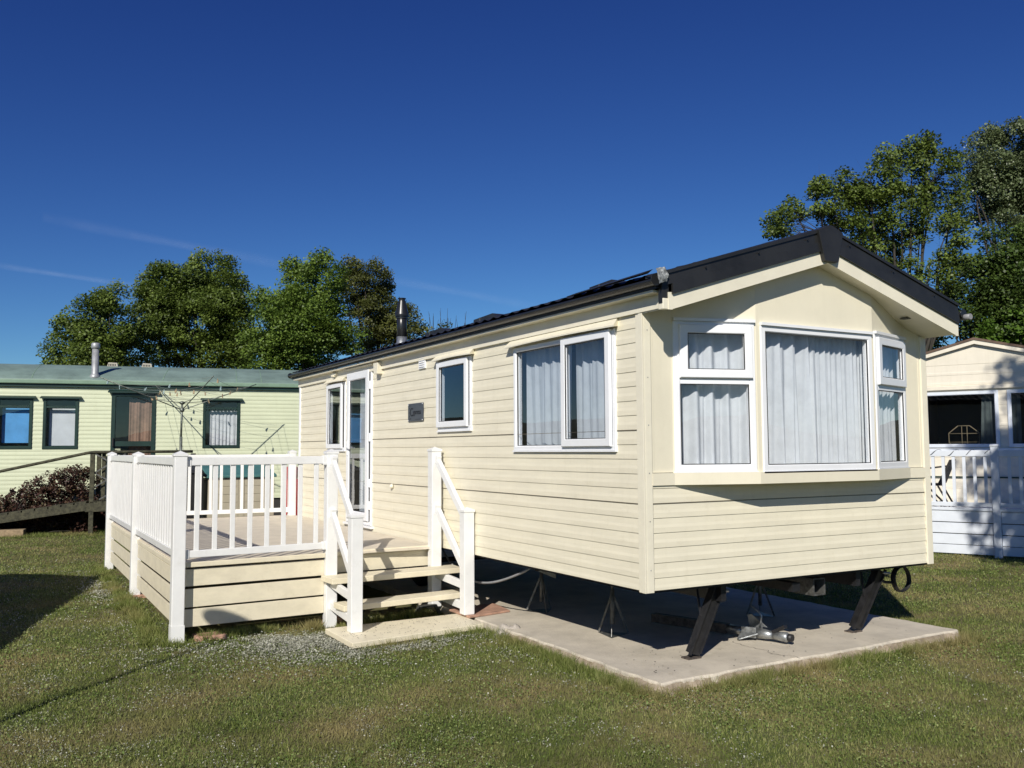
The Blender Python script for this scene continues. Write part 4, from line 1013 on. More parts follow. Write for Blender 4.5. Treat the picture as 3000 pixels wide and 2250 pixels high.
# ================================================================== RIGHT CARAVAN
RA_ = R(-65); RO = (12.503, 5.189)
rv = thing('static_caravan', 'off white caravan at the right edge, its dark windowed gable end in tree shade', 'caravan', (RO[0], RO[1], 0), RA_, local=True)
RH = [(-1.0, .385, 1.85, 2.99), (.54, 1.35, 1.85, 2.99), (-1.72, -1.12, 1.85, 2.99)]
_pc = PITCHC; PITCHC = .21
mb = MB(end_map); wall_panel(mb, -1.83, 1.83, .6, 3.545, RH, base=.6); mb.build('end_wall', 'van_white', rv, fix=False)
PITCHC = _pc
mb = MB(); mb.prism([(-1.83, 3.545), (1.83, 3.545), (0, 4.02)], .0, .03); mb.build('gable', 'van_white', rv)
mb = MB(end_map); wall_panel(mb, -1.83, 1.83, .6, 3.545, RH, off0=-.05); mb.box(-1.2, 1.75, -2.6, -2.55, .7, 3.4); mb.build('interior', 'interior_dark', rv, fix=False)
MB(end_map).box(-1.83, 1.83, .0, .06, 3.03, 3.10).build('head_trim', 'van_white', rv)
mb = MB(); mb.box(-1.83, -1.79, .05, 9.9, .6, 3.545); mb.box(1.79, 1.83, .05, 9.9, .6, 3.545); mb.box(-1.83, 1.83, 9.9, 9.95, .6, 3.545); mb.box(-1.78, 1.78, .06, 9.85, .6, .65); mb.box(-1.78, 1.78, .07, 9.85, 3.42, 3.44); mb.build('side_wall', 'van_white', rv)
mb = MB(); mb.prism([(-1.93, 3.52), (-1.93, 3.57), (0, 4.075), (1.93, 3.57), (1.93, 3.52), (0, 4.025)], -.10, 10.0); mb.build('roof', 'brown_roof', rv)
mb = MB(); mb.prism([(-1.93, 3.44), (-1.93, 3.52), (0, 4.024), (1.93, 3.52), (1.93, 3.44), (0, 3.945)], -.085, -.06); mb.build('bargeboard', 'van_white', rv)
for hh in RH:
    fr = MB(end_map); fr.ring(*hh, frame_prof(.07, -.05, .035)); o = fr.build('window', 'grey_white', rv)
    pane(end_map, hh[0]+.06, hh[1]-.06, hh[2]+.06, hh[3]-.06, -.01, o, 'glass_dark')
MB(end_map).box(-1.83, 1.83, -.0, .035, 1.235, 1.265).build('belt_trim', 'green_dark', rv)
MB(end_map).box(-1.83, 1.83, .0, .05, 1.70, 1.83).build('sill_trim', 'grey_white', rv)
TRV = lambda u, w, z: (RO[0]+u*math.cos(RA_)+w*math.sin(RA_), RO[1]+u*math.sin(RA_)-w*math.cos(RA_), z)
curtain('curtain', TRV, .06, .33, 1.88, 2.95, -.18, 4, .02, 'pale green curtain at the right edge of the wide dark gable window', 'curtain_green', n=30, seed=31, lean=.4)
curtain('curtain', TRV, .60, .75, 1.88, 2.95, -.18, 2, .02, 'narrow pale curtain in the right hand gable window of the shaded caravan', 'curtain_green', n=20, seed=32)
# cane chair back in the window
t = thing('cane_chair', 'cane chair with an octagonal back standing inside the dark gable window', 'chair', tuple(TRV(-.34, -.55, .7)))
def tv(u, z, w=-.55): return TRV(u, w, z)
oc = [(-.12, 2.30), (.10, 2.30), (.28, 2.15), (.28, 1.95), (.12, 1.78), (-.14, 1.78), (-.30, 1.95), (-.30, 2.15)]
mb = MB(); mb.tube([tv(-.34+u, z) for u, z in oc]+[tv(-.34+oc[0][0], oc[0][1])], .012, 6)
for z in (2.14, 1.96): mb.tube([tv(-.63, z), tv(-.07, z)], .008, 5)
for u in (-.05, .05): mb.tube([tv(-.34+u, 1.78), tv(-.34+u, 2.30)], .008, 5)
mb.build('backrest', 'cane', t)
mb = MB(TRV); mb.lathe((-.34, -.78, 1.25), [(.02, 0), (.28, .02), (.28, .06), (.02, .07)], 16); mb.build('seat', 'cane', t)
for u in (-.15, .15):
    mb = MB(TRV); mb.tube([(-.34+u, -.66, .66), (-.34+u*.9, -.56, 1.8)], .015, 6); mb.build('leg', 'cane', t)
    mb = MB(TRV); mb.tube([(-.34+u, -.92, .66), (-.34+u*.9, -.90, 1.26)], .015, 6); mb.build('leg', 'cane', t)
# ---- its deck
DY = -2.42
rd = thing('raised_deck', 'white boarded deck with white railings in tree shade in front of the off white caravan', 'deck', (RO[0], RO[1], GZ), RA_, local=True)
DB = lambda: MB(lambda x, y, z: (x, y, z-GZ))
DB().box(-2.0, 2.9, DY+.03, -.06, .70, .74).build('deck_floor', 'grey_white', rd)
k = 0
for (z0, z1) in ((.745, .80),): DB().box(-2.0, 2.9, DY-.02, DY+.03, z0-.02, z1-.02).build('deck_nosing', 'grey_white', rd, bevel=.005)
for (z0, z1) in ((.52, .715), (.32, .505), (.125, .305), (-.04, .115)):
    for (xa, xb) in ((-1.95, .52), (.65, 2.9)):
        DB().box(xa, xb, DY-.0+.0, DY+.025, z0, z1).build('fascia_board', 'grey_white', rd, bevel=.004)
for x in (-2.0, .585, 2.95):
    o = DB().box(x-.06, x+.06, DY-.07, DY+.05, GZ-.05, 1.88).build('post', 'grey_white', rd, bevel=.006)
    DB().box(x-.07, x+.07, DY-.08, DY+.06, 1.86, 1.905).build('post_cap', 'grey_white', o, bevel=.008)
for (xa, xb) in ((-1.94, .525), (.645, 2.9)):
    o = DB().box(xa, xb, DY-.035, DY+.02, 1.69, 1.80).build('railing', 'grey_white', rd, bevel=.006)
    DB().box(xa, xb, DY-.03, DY+.015, .80, .875).build('bottom_rail', 'grey_white', o, bevel=.005)
    x = xa+.16
    while x < xb-.08:
        DB().box(x-.026, x+.026, DY-.02, DY+.008, .875, 1.69).build('baluster', 'grey_white', o); x += .170
# side rail to the left edge of deck
o = DB().box(-2.03, -1.98, DY+.05, -.1, 1.69, 1.78).build('railing', 'grey_white', rd)
# fairy lights wire
mb = MB(TRV); pts = []
for i in range(60): t_ = i/59; pts.append((-1.0+1.6*t_, 2.42+.05*math.cos(t_*34)+.01, 1.76+.055*math.sin(t_*34+.6*math.sin(9*t_))))
mb.tube(pts, .004, 4); tag(mb.build('string_lights', 'rubber'), 'thin dark string light cable wound round the top rail of the shaded white deck', 'string lights')
# folding chair on that deck
fc = thing('folding_chair', 'dark folding garden chair on the shaded deck of the off white caravan', 'chair', tuple(TRV(-.62, 1.4, .74)))
def fcb(): return MB(TRV)
fcb().hexa([(-.50, 1.2, 1.16), (-.42, 1.2, 1.17), (-.42, 1.65, 1.17), (-.50, 1.65, 1.16)], [(-.28, 1.2, 1.62), (-.24, 1.2, 1.62), (-.24, 1.65, 1.62), (-.28, 1.65, 1.62)]).build('backrest', 'bin_black', fc)
fcb().box(-.90, -.44, 1.2, 1.65, 1.13, 1.17).build('seat', 'bin_black', fc)
for w in (1.2, 1.65):
    fcb().bar((-.80, w, 1.14), (-.44, w, .745), .03, .03).build('leg', 'bin_black', fc); fcb().bar((-.50, w, 1.14), (-.30, w, .745), .03, .03).build('leg', 'bin_black', fc)
    fcb().bar((-.92, w, 1.42), (-.34, w, 1.50), .03, .03).build('armrest', 'bin_black', fc)
# ================================================================== OUT OF FRAME: what throws the shade on the lawn
lv_dir = math.atan2(.96, .27)
lv = thing('static_caravan', 'cream caravan standing off to the left, throwing the broad shadow on the lawn', 'caravan', (-6.67, 5.65, 0), lv_dir-math.pi/2, local=True)
mb = MB(); mb.box(-3.66, 0, -9, 0, .6, 3.05); mb.prism([(-3.66, 3.05), (0, 3.05), (-1.83, 3.6)], -9, 0); mb.build('body', 'van_white', lv)
mb = MB(); mb.prism([(-3.76, 3.02), (-1.83, 3.60), (.10, 3.02), (.10, 3.08), (-1.83, 3.68), (-3.76, 3.08)], -9.15, .1); mb.build('roof', 'roof_black', lv)
MB().box(-3.5, -.15, -8.8, -.15, -.1, .6).build('skirting', 'interior_dark', lv)
for y in (-2.5, -5.5, -7.8): 
    o = MB(lambda u, w, z: (w, u, z)).ring(y, y+1.1, 1.8, 2.8, frame_prof(.06, 0, .03)).build('window', 'upvc', lv); MB().box(.004, .008, y+.05, y+1.05, 1.85, 2.75).build('pane', 'interior_dark', o)
ds = thing('satellite_dish', 'grey satellite dish on a tall thin pole, its shadow crossing the lawn', 'satellite dish', (-5.5, .6, GZ))
MB().tube([(-5.5, .6, GZ-.05), (-5.5, .6, 2.85)], .026, 10).build('pole', 'galv', ds)
mb = MB(lambda x, y, z: tuple(np.array([-5.5, .6, 2.80])+np.array(Matrix.Rotation(R(-60), 3, Vector((.726, -.688, 0))) @ Vector((x, y, z)))))
mb.lathe((0, 0, 0), [(.02, 0), (.12, .02), (.20, .055), (.24, .085), (.243, .08), (.20, .045), (.12, .01), (.02, -.01)], 28); mb.build('dish', 'dish_grey', ds)
# ================================================================== TREES
def bez(a, b, c, n):
    return [tuple((1-t)**2*np.array(a)+2*t*(1-t)*np.array(b)+t*t*np.array(c)) for t in [i/n for i in range(n+1)]]
def foliage(name, centers, sig, per, size, mat, parent, flat=.45, coh=1.1):
    nc = len(centers); C_ = np.repeat(centers, per, axis=0); n = len(C_)
    g_ = rng.normal(0, 1, (n, 3)); g_ *= (np.minimum(1.9, np.linalg.norm(g_, axis=1))/np.linalg.norm(g_, axis=1))[:, None]
    P_ = C_+g_*np.array([sig, sig, sig*flat])
    # plates droop outward a little
    P_[:, 2] -= ((P_[:, :2]-C_[:, :2])**2).sum(1)*.5/max(sig, .05)*.35
    pn_ = rng.normal(0, .45, (nc, 3)); pn_[:, 2] += .75; pn_ -= SD*.55
    nrm = rng.normal(0, .62, (n, 3))+np.repeat(pn_, per, axis=0)*coh; nrm /= np.linalg.norm(nrm, axis=1)[:, None]
    t = rng.normal(0, 1, (n, 3)); t -= nrm*(t*nrm).sum(1)[:, None]; t /= np.linalg.norm(t, axis=1)[:, None]; b_ = np.cross(nrm, t)
    s_ = (size*rng.uniform(.6, 1.3, n))[:, None]
    v0 = P_-t*s_*.5; v1 = P_+b_*s_*.45+nrm*s_*.12; v2 = P_+t*s_*.6-nrm*s_*.1; v3 = P_-b_*s_*.45+nrm*s_*.12
    V = np.stack([v0, v1, v2, v3], 1).reshape(-1, 3); F = np.arange(n*4).reshape(-1, 4)
    rr = np.clip(rng.beta(3, 3.2, n)+np.repeat(rng.normal(0, .15, nc), per), 0, 1)
    return np_mesh(name, V, F, mat, np.repeat(rr, 4), 4, parent)
def tree(name, label, cat, lobes, depth, mat, dens=1.7, per=150, sig=.25, size=.088, limbs=60, trunk_r=.22, group=None, base=None, limb_r=.05, flat=.5, droop=0., hollow=.5, world=False, tr_top=.5, stems=False, shoots=1., infill=.5):
    Ls = []
    for lb in lobes:
        if world: c, r_ = np.array(lb[:3]), lb[3]
        else:
            dd = depth+(lb[3] if len(lb) > 3 else rng.uniform(-.8, .8)); c = at(lb[0], lb[1], dd); r_ = lb[2]*KD*dd/FPX
        Ls.append((c, r_))
    if infill:
        ex_ = []
        for i_ in range(len(Ls)):
            for j_ in range(i_+1, len(Ls)):
                (c1, r1), (c2, r2) = Ls[i_], Ls[j_]; d_ = np.linalg.norm(c1-c2)
                if d_ < (r1+r2)*1.05 and rng.uniform() < infill: ex_.append(((c1+c2)/2+rng.normal(0, .15, 3), (r1+r2)*.42))
        L2 = Ls+ex_
    else: L2 = Ls
    cs = []
    for c, r_ in L2:
        n = max(4, int(4*math.pi*r_*r_*dens))
        d = rng.normal(0, 1, (n, 3)); d /= np.linalg.norm(d, axis=1)[:, None]
        rad = (hollow+(1-hollow)*rng.uniform(0, 1, n)**.6)*r_*rng.uniform(.72, 1.05, n)
        p_ = c+d*rad[:, None]; cs.append(p_)
    for c, r_ in Ls:      # leading shoots break the outline
        for _ in range(max(1, int(r_*2.2*shoots))):
            a_ = rng.uniform(0, 6.28); q_ = rng.uniform(.2, .95)*r_; b0 = c+np.array([math.cos(a_)*q_, math.sin(a_)*q_, math.sqrt(max(0, r_*r_-q_*q_))*.95])
            h_ = rng.uniform(.12, .42); dn = np.array([math.cos(a_)*.35*q_/r_, math.sin(a_)*.35*q_/r_, 1.])
            cs.append(np.array([b0+dn*h_*t_ for t_ in (.25, .6, 1.)]))
    cs = np.concatenate(cs); cs = cs[cs[:, 2] > .6]
    mean = np.mean([c for c, _ in Ls], axis=0) if base is None else np.array([base[0], base[1], 0])
    zt = max(c[2] for c, _ in Ls); zb = min(c[2]-r_ for c, r_ in Ls)
    bx, by = mean[0], mean[1]
    t = thing(name, label, cat, (bx, by, GZ), group=group)
    foliage('crown', cs, sig, per, size, mat, t, flat)
    mb = MB(); top = (bx+.2, by, zt*.9+zb*.1 if tr_top is None else GZ+(zt-GZ)*(.55+.35*tr_top)); n = 8
    tp = [(bx+.12*math.sin(i*1.1), by+.10*math.sin(i*1.7+1), GZ-.1+(top[2]-GZ)*i/n) for i in range(n+1)]
    mb.tube(tp, [trunk_r*(1-.8*i/n) for i in range(n+1)], 9)
    nodes = []
    big = [c for c, r_ in Ls if r_ > .25]
    for c in big:
        k = int(rng.integers(1, max(2, n//2))) if stems else int(rng.integers(n//3, n-1))
        while tp[k][2] > c[2]-.5 and k > 1: k -= 1
        s_ = np.array(tp[k]); mid = s_*.5+c*.5; h_ = np.linalg.norm((c-s_)[:2]); mid[:2] += (c-s_)[:2]*.12; mid[2] -= h_*.05
        L0 = np.linalg.norm(c-s_); r0 = min(trunk_r*.5, limb_r*(.5+L0*.14)); pts = [np.array(q) for q in bez(s_, mid, c+np.array([0, 0, .15]), 8)]
        for q in range(1, 8): pts[q] = pts[q]+rng.normal(0, .045, 3)
        mb.tube([tuple(q) for q in pts], [r0*(1-.8*q/8) for q in range(9)], 6, cap=False)
        for q in range(2, 9): nodes.append((pts[q], r0*(1-.8*q/8)))
    NP = np.array([q[0] for q in nodes])
    idx = rng.choice(len(cs), min(limbs, len(cs)), replace=False)
    for i in idx:
        e = cs[i]; dd_ = np.linalg.norm(NP-e, axis=1)+np.maximum(0, NP[:, 2]-e[2]+.2)*2.; k = int(np.argmin(dd_)); s_ = NP[k]; r0 = min(nodes[k][1]*.6, .028)
        e = s_+(e-s_)*.92; mid = (s_+e)/2+rng.normal(0, .08, 3); mid[2] -= .05
        pts = bez(s_, mid, e, 4); mb.tube(pts, [r0*(1-.8*q/4) for q in range(5)], 5, cap=False)
        for _ in range(2):
            q_ = np.array(pts[2]); e2 = e+rng.normal(0, .25, 3); mb.tube([tuple(q_), tuple((q_+e2)/2+rng.normal(0, .04, 3)), tuple(e2)], [r0*.4, r0*.25, r0*.1], 4, cap=False)
    mb.build('trunk', 'bark', t, fix=False)
    return t
GT = 'broadleaf trees behind the green caravan'; GT2 = 'broadleaf trees behind the right hand caravan'
tree('broadleaf_tree', 'low round dark green tree at the far left end of the tree row', 'tree', [(185, 690, 42), (235, 668, 30), (150, 735, 40), (225, 735, 62), (110, 778, 22), (280, 750, 55), (190, 775, 50), (240, 650, 16), (215, 655, 14)], 34, 'leaf_a', group=GT, limbs=40)
tree('broadleaf_tree', 'large domed dark green tree above the roof of the green caravan', 'tree', [(345, 640, 52), (400, 620, 50), (455, 612, 46), (500, 640, 42), (330, 690, 62), (420, 690, 80), (510, 700, 55), (370, 750, 75), (470, 760, 80), (540, 760, 50), (310, 625, 18), (525, 620, 16), (480, 582, 16), (365, 600, 16), (425, 575, 14)], 37, 'leaf_a', group=GT, limbs=70, trunk_r=.3)
tree('broadleaf_tree', 'bright mid green tree with a pointed top, in the middle of the tree row', 'tree', [(672, 585, 26), (655, 625, 45), (705, 650, 42), (610, 665, 42), (665, 700, 72), (590, 730, 60), (735, 720, 55), (650, 770, 75), (575, 650, 18), (690, 575, 14), (640, 578, 14), (560, 780, 50), (720, 600, 14)], 33, 'leaf_b', group=GT, limbs=60, trunk_r=.28)
tree('broadleaf_tree', 'tall yellowish green tree with upright shoots behind the black flue', 'tree', [(770, 580, 16), (790, 600, 22), (825, 615, 20), (785, 640, 42), (830, 665, 40), (790, 700, 58), (860, 700, 34), (840, 750, 55), (745, 640, 24), (755, 595, 12), (818, 585, 10), (880, 690, 18), (880, 740, 34)], 38, 'leaf_c', group=GT, limbs=60, size=.072, per=130, sig=.20, shoots=2.5)
tree('young_tree', 'small sparse bush of thin shoots between the flue and the roof vents', 'tree', [(915, 715, 18), (935, 735, 22), (900, 745, 25), (955, 725, 12), (900, 700, 10)], 31, 'leaf_c', group=None, limbs=20, size=.09, per=22, sig=.16, dens=3, trunk_r=.06)
mb = MB()
for i in range(22):
    dx = random.uniform(915, 1010); a = at(dx, 760, 32); b_ = at(dx+random.uniform(-8, 10), random.uniform(665, 715), 32); m_ = (a+b_)/2+rng.normal(0, .05, 3)
    mb.tube([tuple(a), tuple(m_), tuple(b_)], [.016, .010, .004], 4, cap=False)
tw = thing('bare_shrub', 'bare upright twigs rising behind the black roof ridge, right of the small bush', 'shrub', tuple(at(960, 800, 32)*np.array([1, 1, 0])+np.array([0, 0, GZ])))
a = at(960, 760, 32); mb.tube([(a[0], a[1], GZ), (a[0], a[1], a[2])], [.08, .05], 6); 
for i in range(14):
    a2 = at(random.uniform(920, 1005), 762, 32); mb.tube([(a[0], a[1], a[2]-1.2), tuple(a2)], [.03, .012], 4, cap=False)
mb.build('twigs', 'bark', tw, fix=False)
b_ = at(1940, 1000, 27)
tree('broadleaf_tree', 'open branched tree with visible limbs behind the dark gable of the cream caravan', 'tree', [(1690, 485, 18), (1672, 500, 8), (1720, 470, 20), (1765, 435, 24), (1800, 455, 34), (1770, 412, 12), (1840, 430, 40), (1880, 405, 36), (1925, 385, 42), (1970, 360, 32), (2005, 335, 18), (1945, 430, 55), (2010, 420, 42), (2060, 430, 34), (1880, 470, 45), (1990, 490, 42), (2050, 500, 36), (1860, 510, 28), (1830, 405, 14), (1960, 600, 26), (1900, 545, 22), (2010, 580, 30), (1940, 520, 26), (2060, 560, 32), (1980, 640, 24), (2040, 610, 26), (1925, 575, 14), (1850, 480, 30), (1910, 500, 26), (2070, 480, 30), (1800, 480, 16), (2055, 355, 10), (1925, 350, 14), (1995, 318, 9)], 27, 'leaf_a', dens=2.1, per=110, sig=.19, size=.080, limbs=420, trunk_r=.30, limb_r=.050, group=GT2, base=b_, hollow=.35, stems=True, infill=.22)
tree('birch_tree', 'tall pale silvery leaved tree at the upper right edge', 'tree', [(2095, 375, 28), (2130, 345, 34), (2140, 300, 10), (2165, 370, 50), (2205, 340, 42), (2235, 300, 40), (2205, 275, 12), (2150, 430, 50), (2215, 430, 60), (2260, 380, 60), (2110, 450, 34), (2190, 500, 45), (2260, 480, 60), (2150, 295, 7), (2162, 305, 7), (2105, 395, 20)], 31, 'leaf_silver', dens=2.1, per=130, sig=.22, size=.078, limbs=140, group=GT2, limb_r=.05)
tree('broadleaf_tree', 'dark dense tree low at the right edge, above the roof of the off white caravan', 'tree', [(2150, 545, 38), (2200, 560, 50), (2110, 610, 42), (2170, 630, 60), (2230, 640, 60), (2060, 680, 45), (2120, 700, 50), (2190, 700, 55), (2040, 640, 20), (2020, 710, 32), (1985, 735, 26), (2080, 590, 24), (2250, 520, 50), (2010, 760, 30)], 29, 'leaf_dark', dens=2.2, per=140, sig=.24, size=.09, limbs=100, group=GT2, limb_r=.05)
tree('leafy_bush', 'bright lime green bush just above the roof edge of the off white caravan', 'bush', [(2130, 735, 16), (2165, 718, 24), (2205, 715, 26), (2245, 720, 28), (2150, 750, 26), (2200, 750, 34), (2245, 760, 34)], 30.5-2.5, 'leaf_bright', dens=2.4, per=45, sig=.22, size=.13, limbs=20, trunk_r=.10)
tree('broadleaf_tree', 'tree outside the picture on the right whose crown shades the off white caravan', 'tree', [(4.3, -4.6, 8.6, 1.5), (5.9, -4.6, 10.0, 1.6), (3.7, -4.7, 7.1, .9), (6.0, -4.3, 8.6, 1.3), (7.3, -5.6, 9.5, 1.6), (5.0, -5.8, 7.9, 1.2), (7.0, -5.0, 10.8, 1.2)], 0, 'leaf_b', dens=2.6, per=40, sig=.30, size=.15, limbs=50, group=None, world=True, trunk_r=.2)
# purple shrub beside the ramp
def shrub(name, label, blobs, mat, per, sig, size, T, woody='bark'):
    cs = []
    for (x, w, z, r_) in blobs:
        n = int(330*r_*r_)+6; d = rng.normal(0, 1, (n, 3)); d /= np.linalg.norm(d, axis=1)[:, None]
        cs.append(np.array([T(x+a[0]*r_, w+a[1]*r_*.8, max(.0, z+a[2]*r_)) for a in d*rng.uniform(.5, 1.05, n)[:, None]]))
    cs = np.concatenate(cs); x, w, z, _ = blobs[len(blobs)//2]; b = T(x, w, GZ)
    t = thing(name, label, 'shrub', b); foliage('foliage', cs, sig, per, size, mat, t, 1.)
    mb = MB()
    for i in range(30):
        e = cs[rng.integers(0, len(cs))]; s_ = np.array([e[0]*.6+b[0]*.4, e[1]*.6+b[1]*.4, GZ]); mb.tube([tuple(s_), tuple((s_+e)/2+rng.normal(0, .05, 3)), tuple(e)], [.014, .009, .004], 4, cap=False)
    mb.build('stems', woody, t, fix=False); return t
shrub('berberis_shrub', 'dark purple leaved shrub growing behind the ramp against the green caravan', [(1.05, .8, 1.15, .38), (.65, .8, 1.08, .42), (.2, .8, .85, .42), (-.2, .9, .62, .36), (-.7, .9, .55, .36), (-1.2, .9, .62, .40), (1.1, .8, .55, .5), (.5, .8, .4, .5), (0, .9, .3, .4), (-.9, .9, .2, .35), (1.15, 1.0, .1, .3)], 'leaf_purple', 26, .055, .055, TG)
# ================================================================== GRASS
def mask_free(x, y):
    slab_ = (x > -.10) & (x < 3.90) & (y > -.26) & (y < 10.6)
    plat = (x > -1.68) & (x < -.10) & (y > 2.42+.14*(x+1.66)) & (y < 3.36)
    dk = (x > -2.98) & (x < .05) & (y > 4.2) & (y < 10.2)
    gvx = (x-GO[0])*math.cos(GA)+(y-GO[1])*math.sin(GA); gvy = -(x-GO[0])*math.sin(GA)+(y-GO[1])*math.cos(GA)
    gvm = (gvy > 0)
    rvx = (x-RO[0])*math.cos(RA_)+(y-RO[1])*math.sin(RA_); rvy = -(x-RO[0])*math.sin(RA_)+(y-RO[1])*math.cos(RA_)
    rvm = (rvy > DY+.1) & (np.abs(rvx) < 3)
    return ~(slab_ | plat | dk | gvm | rvm)
def sample(n, r0, r1, b0=-16, b1=74):
    r_ = r0*np.exp(rng.uniform(0, math.log(r1/r0), n)); a = np.radians(rng.uniform(b0, b1, n))
    x = CAM[0]+r_*np.sin(a); y = CAM[1]+r_*np.cos(a); m_ = mask_free(x, y); return x[m_], y[m_], r_[m_]
def pn(x, y, s, seed=0):
    return (np.sin(x*s+seed)+np.sin(y*s*1.13+1.7*seed+.8*np.sin(x*s*.7))+np.sin((x+y)*s*.71+2.1*seed)+np.sin((x-y)*s*1.37+.4+.9*np.sin(y*s*.9)))/4
def blades(x, y, r_, hmin, hmax, wid, rn):
    n = len(x); h = rng.uniform(hmin, hmax, n); ang = rng.uniform(0, 2*np.pi, n); w = wid*(np.clip(r_/7, .8, 3.5))*rng.uniform(.6, 1.2, n)
    la = rng.uniform(0, 2*np.pi, n); ln = h*rng.uniform(.1, 1.0, n); z = gh(x, y)
    b0 = np.stack([x-np.cos(ang)*w/2, y-np.sin(ang)*w/2, z-.004], 1); b1 = np.stack([x+np.cos(ang)*w/2, y+np.sin(ang)*w/2, z-.004], 1)
    t = np.stack([x+np.cos(la)*ln, y+np.sin(la)*ln, z+h], 1)
    return np.stack([b0, b1, t], 1).reshape(-1, 3), np.repeat(rn, 3)
x, y, r_ = sample(760000, 4.3, 30)
pt = pn(x, y, 1.1, 1)*.20+pn(x, y, 3.1, 2)*.18+pn(x, y, 11.3, 4)*.14
rn = np.clip(rng.beta(2.2, 2.6, len(x))+pt, 0, 1)
lush = np.clip(pn(x, y, .8, 5)+.3, 0, 1)
V1, R1_ = blades(x, y, r_, .012, .036, .0085, rn)
# longer tufts along edges the mower misses
ex = []; 
def edge(x0, y0, x1, y1, n, sp, off): 
    t = rng.uniform(0, 1, n); g = np.abs(rng.normal(0, sp, n)); dx, dy = x1-x0, y1-y0; l = math.hypot(dx, dy)
    keep = (pn(x0+dx*t, y0+dy*t, 6, 3)+rng.normal(0, .3, n)) > -.25
    return np.stack([x0+dx*t+off[0]*g, y0+dy*t+off[1]*g], 1)[keep]
ex = np.concatenate([edge(-.12, -.30, 3.9, -.19, 6500, .08, (0, -1)), edge(-.13, -.3, -.13, 2.5, 4500, .09, (-1, 0)), edge(3.92, -.2, 3.92, 3, 3500, .08, (1, 0)), edge(-1.6, 2.40, -.1, 2.60, 1400, .05, (0, -1)),
    edge(-3.14, 3.6, -3.14, 10.4, 8000, .10, (-1, 0)), edge(-2.95, 3.72, -1.6, 3.85, 2600, .12, (0, 1)), edge(-1.4, 3.5, -.3, 3.7, 3500, .15, (0, 1)), edge(-3.2, 3.6, -2.9, 3.6, 500, .05, (0, -1)), edge(-.15, 2.1, .35, 2.5, 1200, .1, (0, 1))])
ex = ex[mask_free(ex[:, 0], ex[:, 1])]
rr = np.hypot(ex[:, 0]-CAM[0], ex[:, 1]-CAM[1])
V2, R2_ = blades(ex[:, 0], ex[:, 1], rr, .03, .10, .0055, np.clip(rng.beta(2.4, 2.2, len(ex)), 0, 1))
gd_ = 9000; t = rng.uniform(0, 1, gd_); gx2 = -3.0+5.5*t; w_ = rng.uniform(.2, 1.9, gd_)
pts2 = np.array([TG(u, w, 0) for u, w in zip(-1.5+3.2*t, w_)]); rr2 = np.hypot(pts2[:, 0]-CAM[0], pts2[:, 1]-CAM[1])
tc_ = []
for (x0, y0, x1, y1, k_) in ((.3, -.42, 3.9, -.33, 46), (-.25, -.35, -.2, 1.9, 30), (-.2, 2.2, .5, 2.45, 12), (-1.7, 2.35, -.2, 2.55, 9), (-3.3, 3.6, -3.2, 9.5, 40), (-2.8, 3.7, -1.6, 3.8, 16), (-1.3, 3.5, -.3, 3.75, 22), (4.0, -.2, 4.1, 2.5, 16)):
    for _ in range(k_):
        t = random.random(); cx_, cy_ = x0+(x1-x0)*t+random.gauss(0, .05), y0+(y1-y0)*t+random.gauss(0, .05)
        tc_.append(np.stack([rng.normal(cx_, .022, 60), rng.normal(cy_, .022, 60)], 1))
tc_ = np.concatenate(tc_); tc_ = tc_[mask_free(tc_[:, 0], tc_[:, 1])]
V4, R4_ = blades(tc_[:, 0], tc_[:, 1], np.hypot(tc_[:, 0]-CAM[0], tc_[:, 1]-CAM[1]), .05, .13, .0055, np.clip(rng.beta(2.6, 2.4, len(tc_)), 0, 1))
V3, R3_ = blades(pts2[:, 0], pts2[:, 1], rr2, .03, .09, .0035, np.clip(rng.beta(2, 2.2, gd_), 0, 1))
V = np.concatenate([V1, V2, V3, V4]); RR = np.concatenate([R1_, R2_, R3_, R4_])
g = np_mesh('grass', V, np.arange(len(V)).reshape(-1, 3), 'grass_blade', RR, 3)
tag(g, 'short mown green grass with straw coloured patches covering the lawn', 'grass', kind='stuff')
# ---- drifted seed fluff
def flakes(x, y, r_, z0, z1, size):
    n = len(x); s_ = (size*rng.uniform(.5, 1.5, n)*np.clip(r_/7, .9, 2.0)**.6)[:, None]
    p_ = np.stack([x, y, gh(x, y)+rng.uniform(z0, z1, n)], 1)
    nr = rng.normal(0, .6, (n, 3)); nr[:, 2] = 1; nr /= np.linalg.norm(nr, axis=1)[:, None]
    t = rng.normal(0, 1, (n, 3)); t -= nr*(t*nr).sum(1)[:, None]; t /= np.linalg.norm(t, axis=1)[:, None]; b_ = np.cross(nr, t)
    j = lambda: rng.uniform(.5, 1.2, n)[:, None]
    v = [p_-t*s_*.6*j()+nr*s_*.1, p_+b_*s_*.45*j(), p_+t*s_*.6*j()-nr*s_*.1, p_-b_*s_*.45*j()+nr*s_*.15]
    return np.stack(v, 1).reshape(-1, 3)
x, y, r_ = sample(520000, 4.3, 22)
leftness = np.clip(.55-.13*(x-y*.15), .06, 1.)
cl = pn(x, y, 5.3, 7)*.5+pn(x, y, 13.1, 8)*.5+pn(x, y, 1.7, 9)*.5
keep = (rng.uniform(0, 1, len(x)) < leftness*.6*np.clip(.10+1.5*cl, 0.02, 1.5)) & (y < 12)
x, y, r_ = x[keep], y[keep], r_[keep]
VF = [flakes(x, y, r_, .008, .032, .0095)]
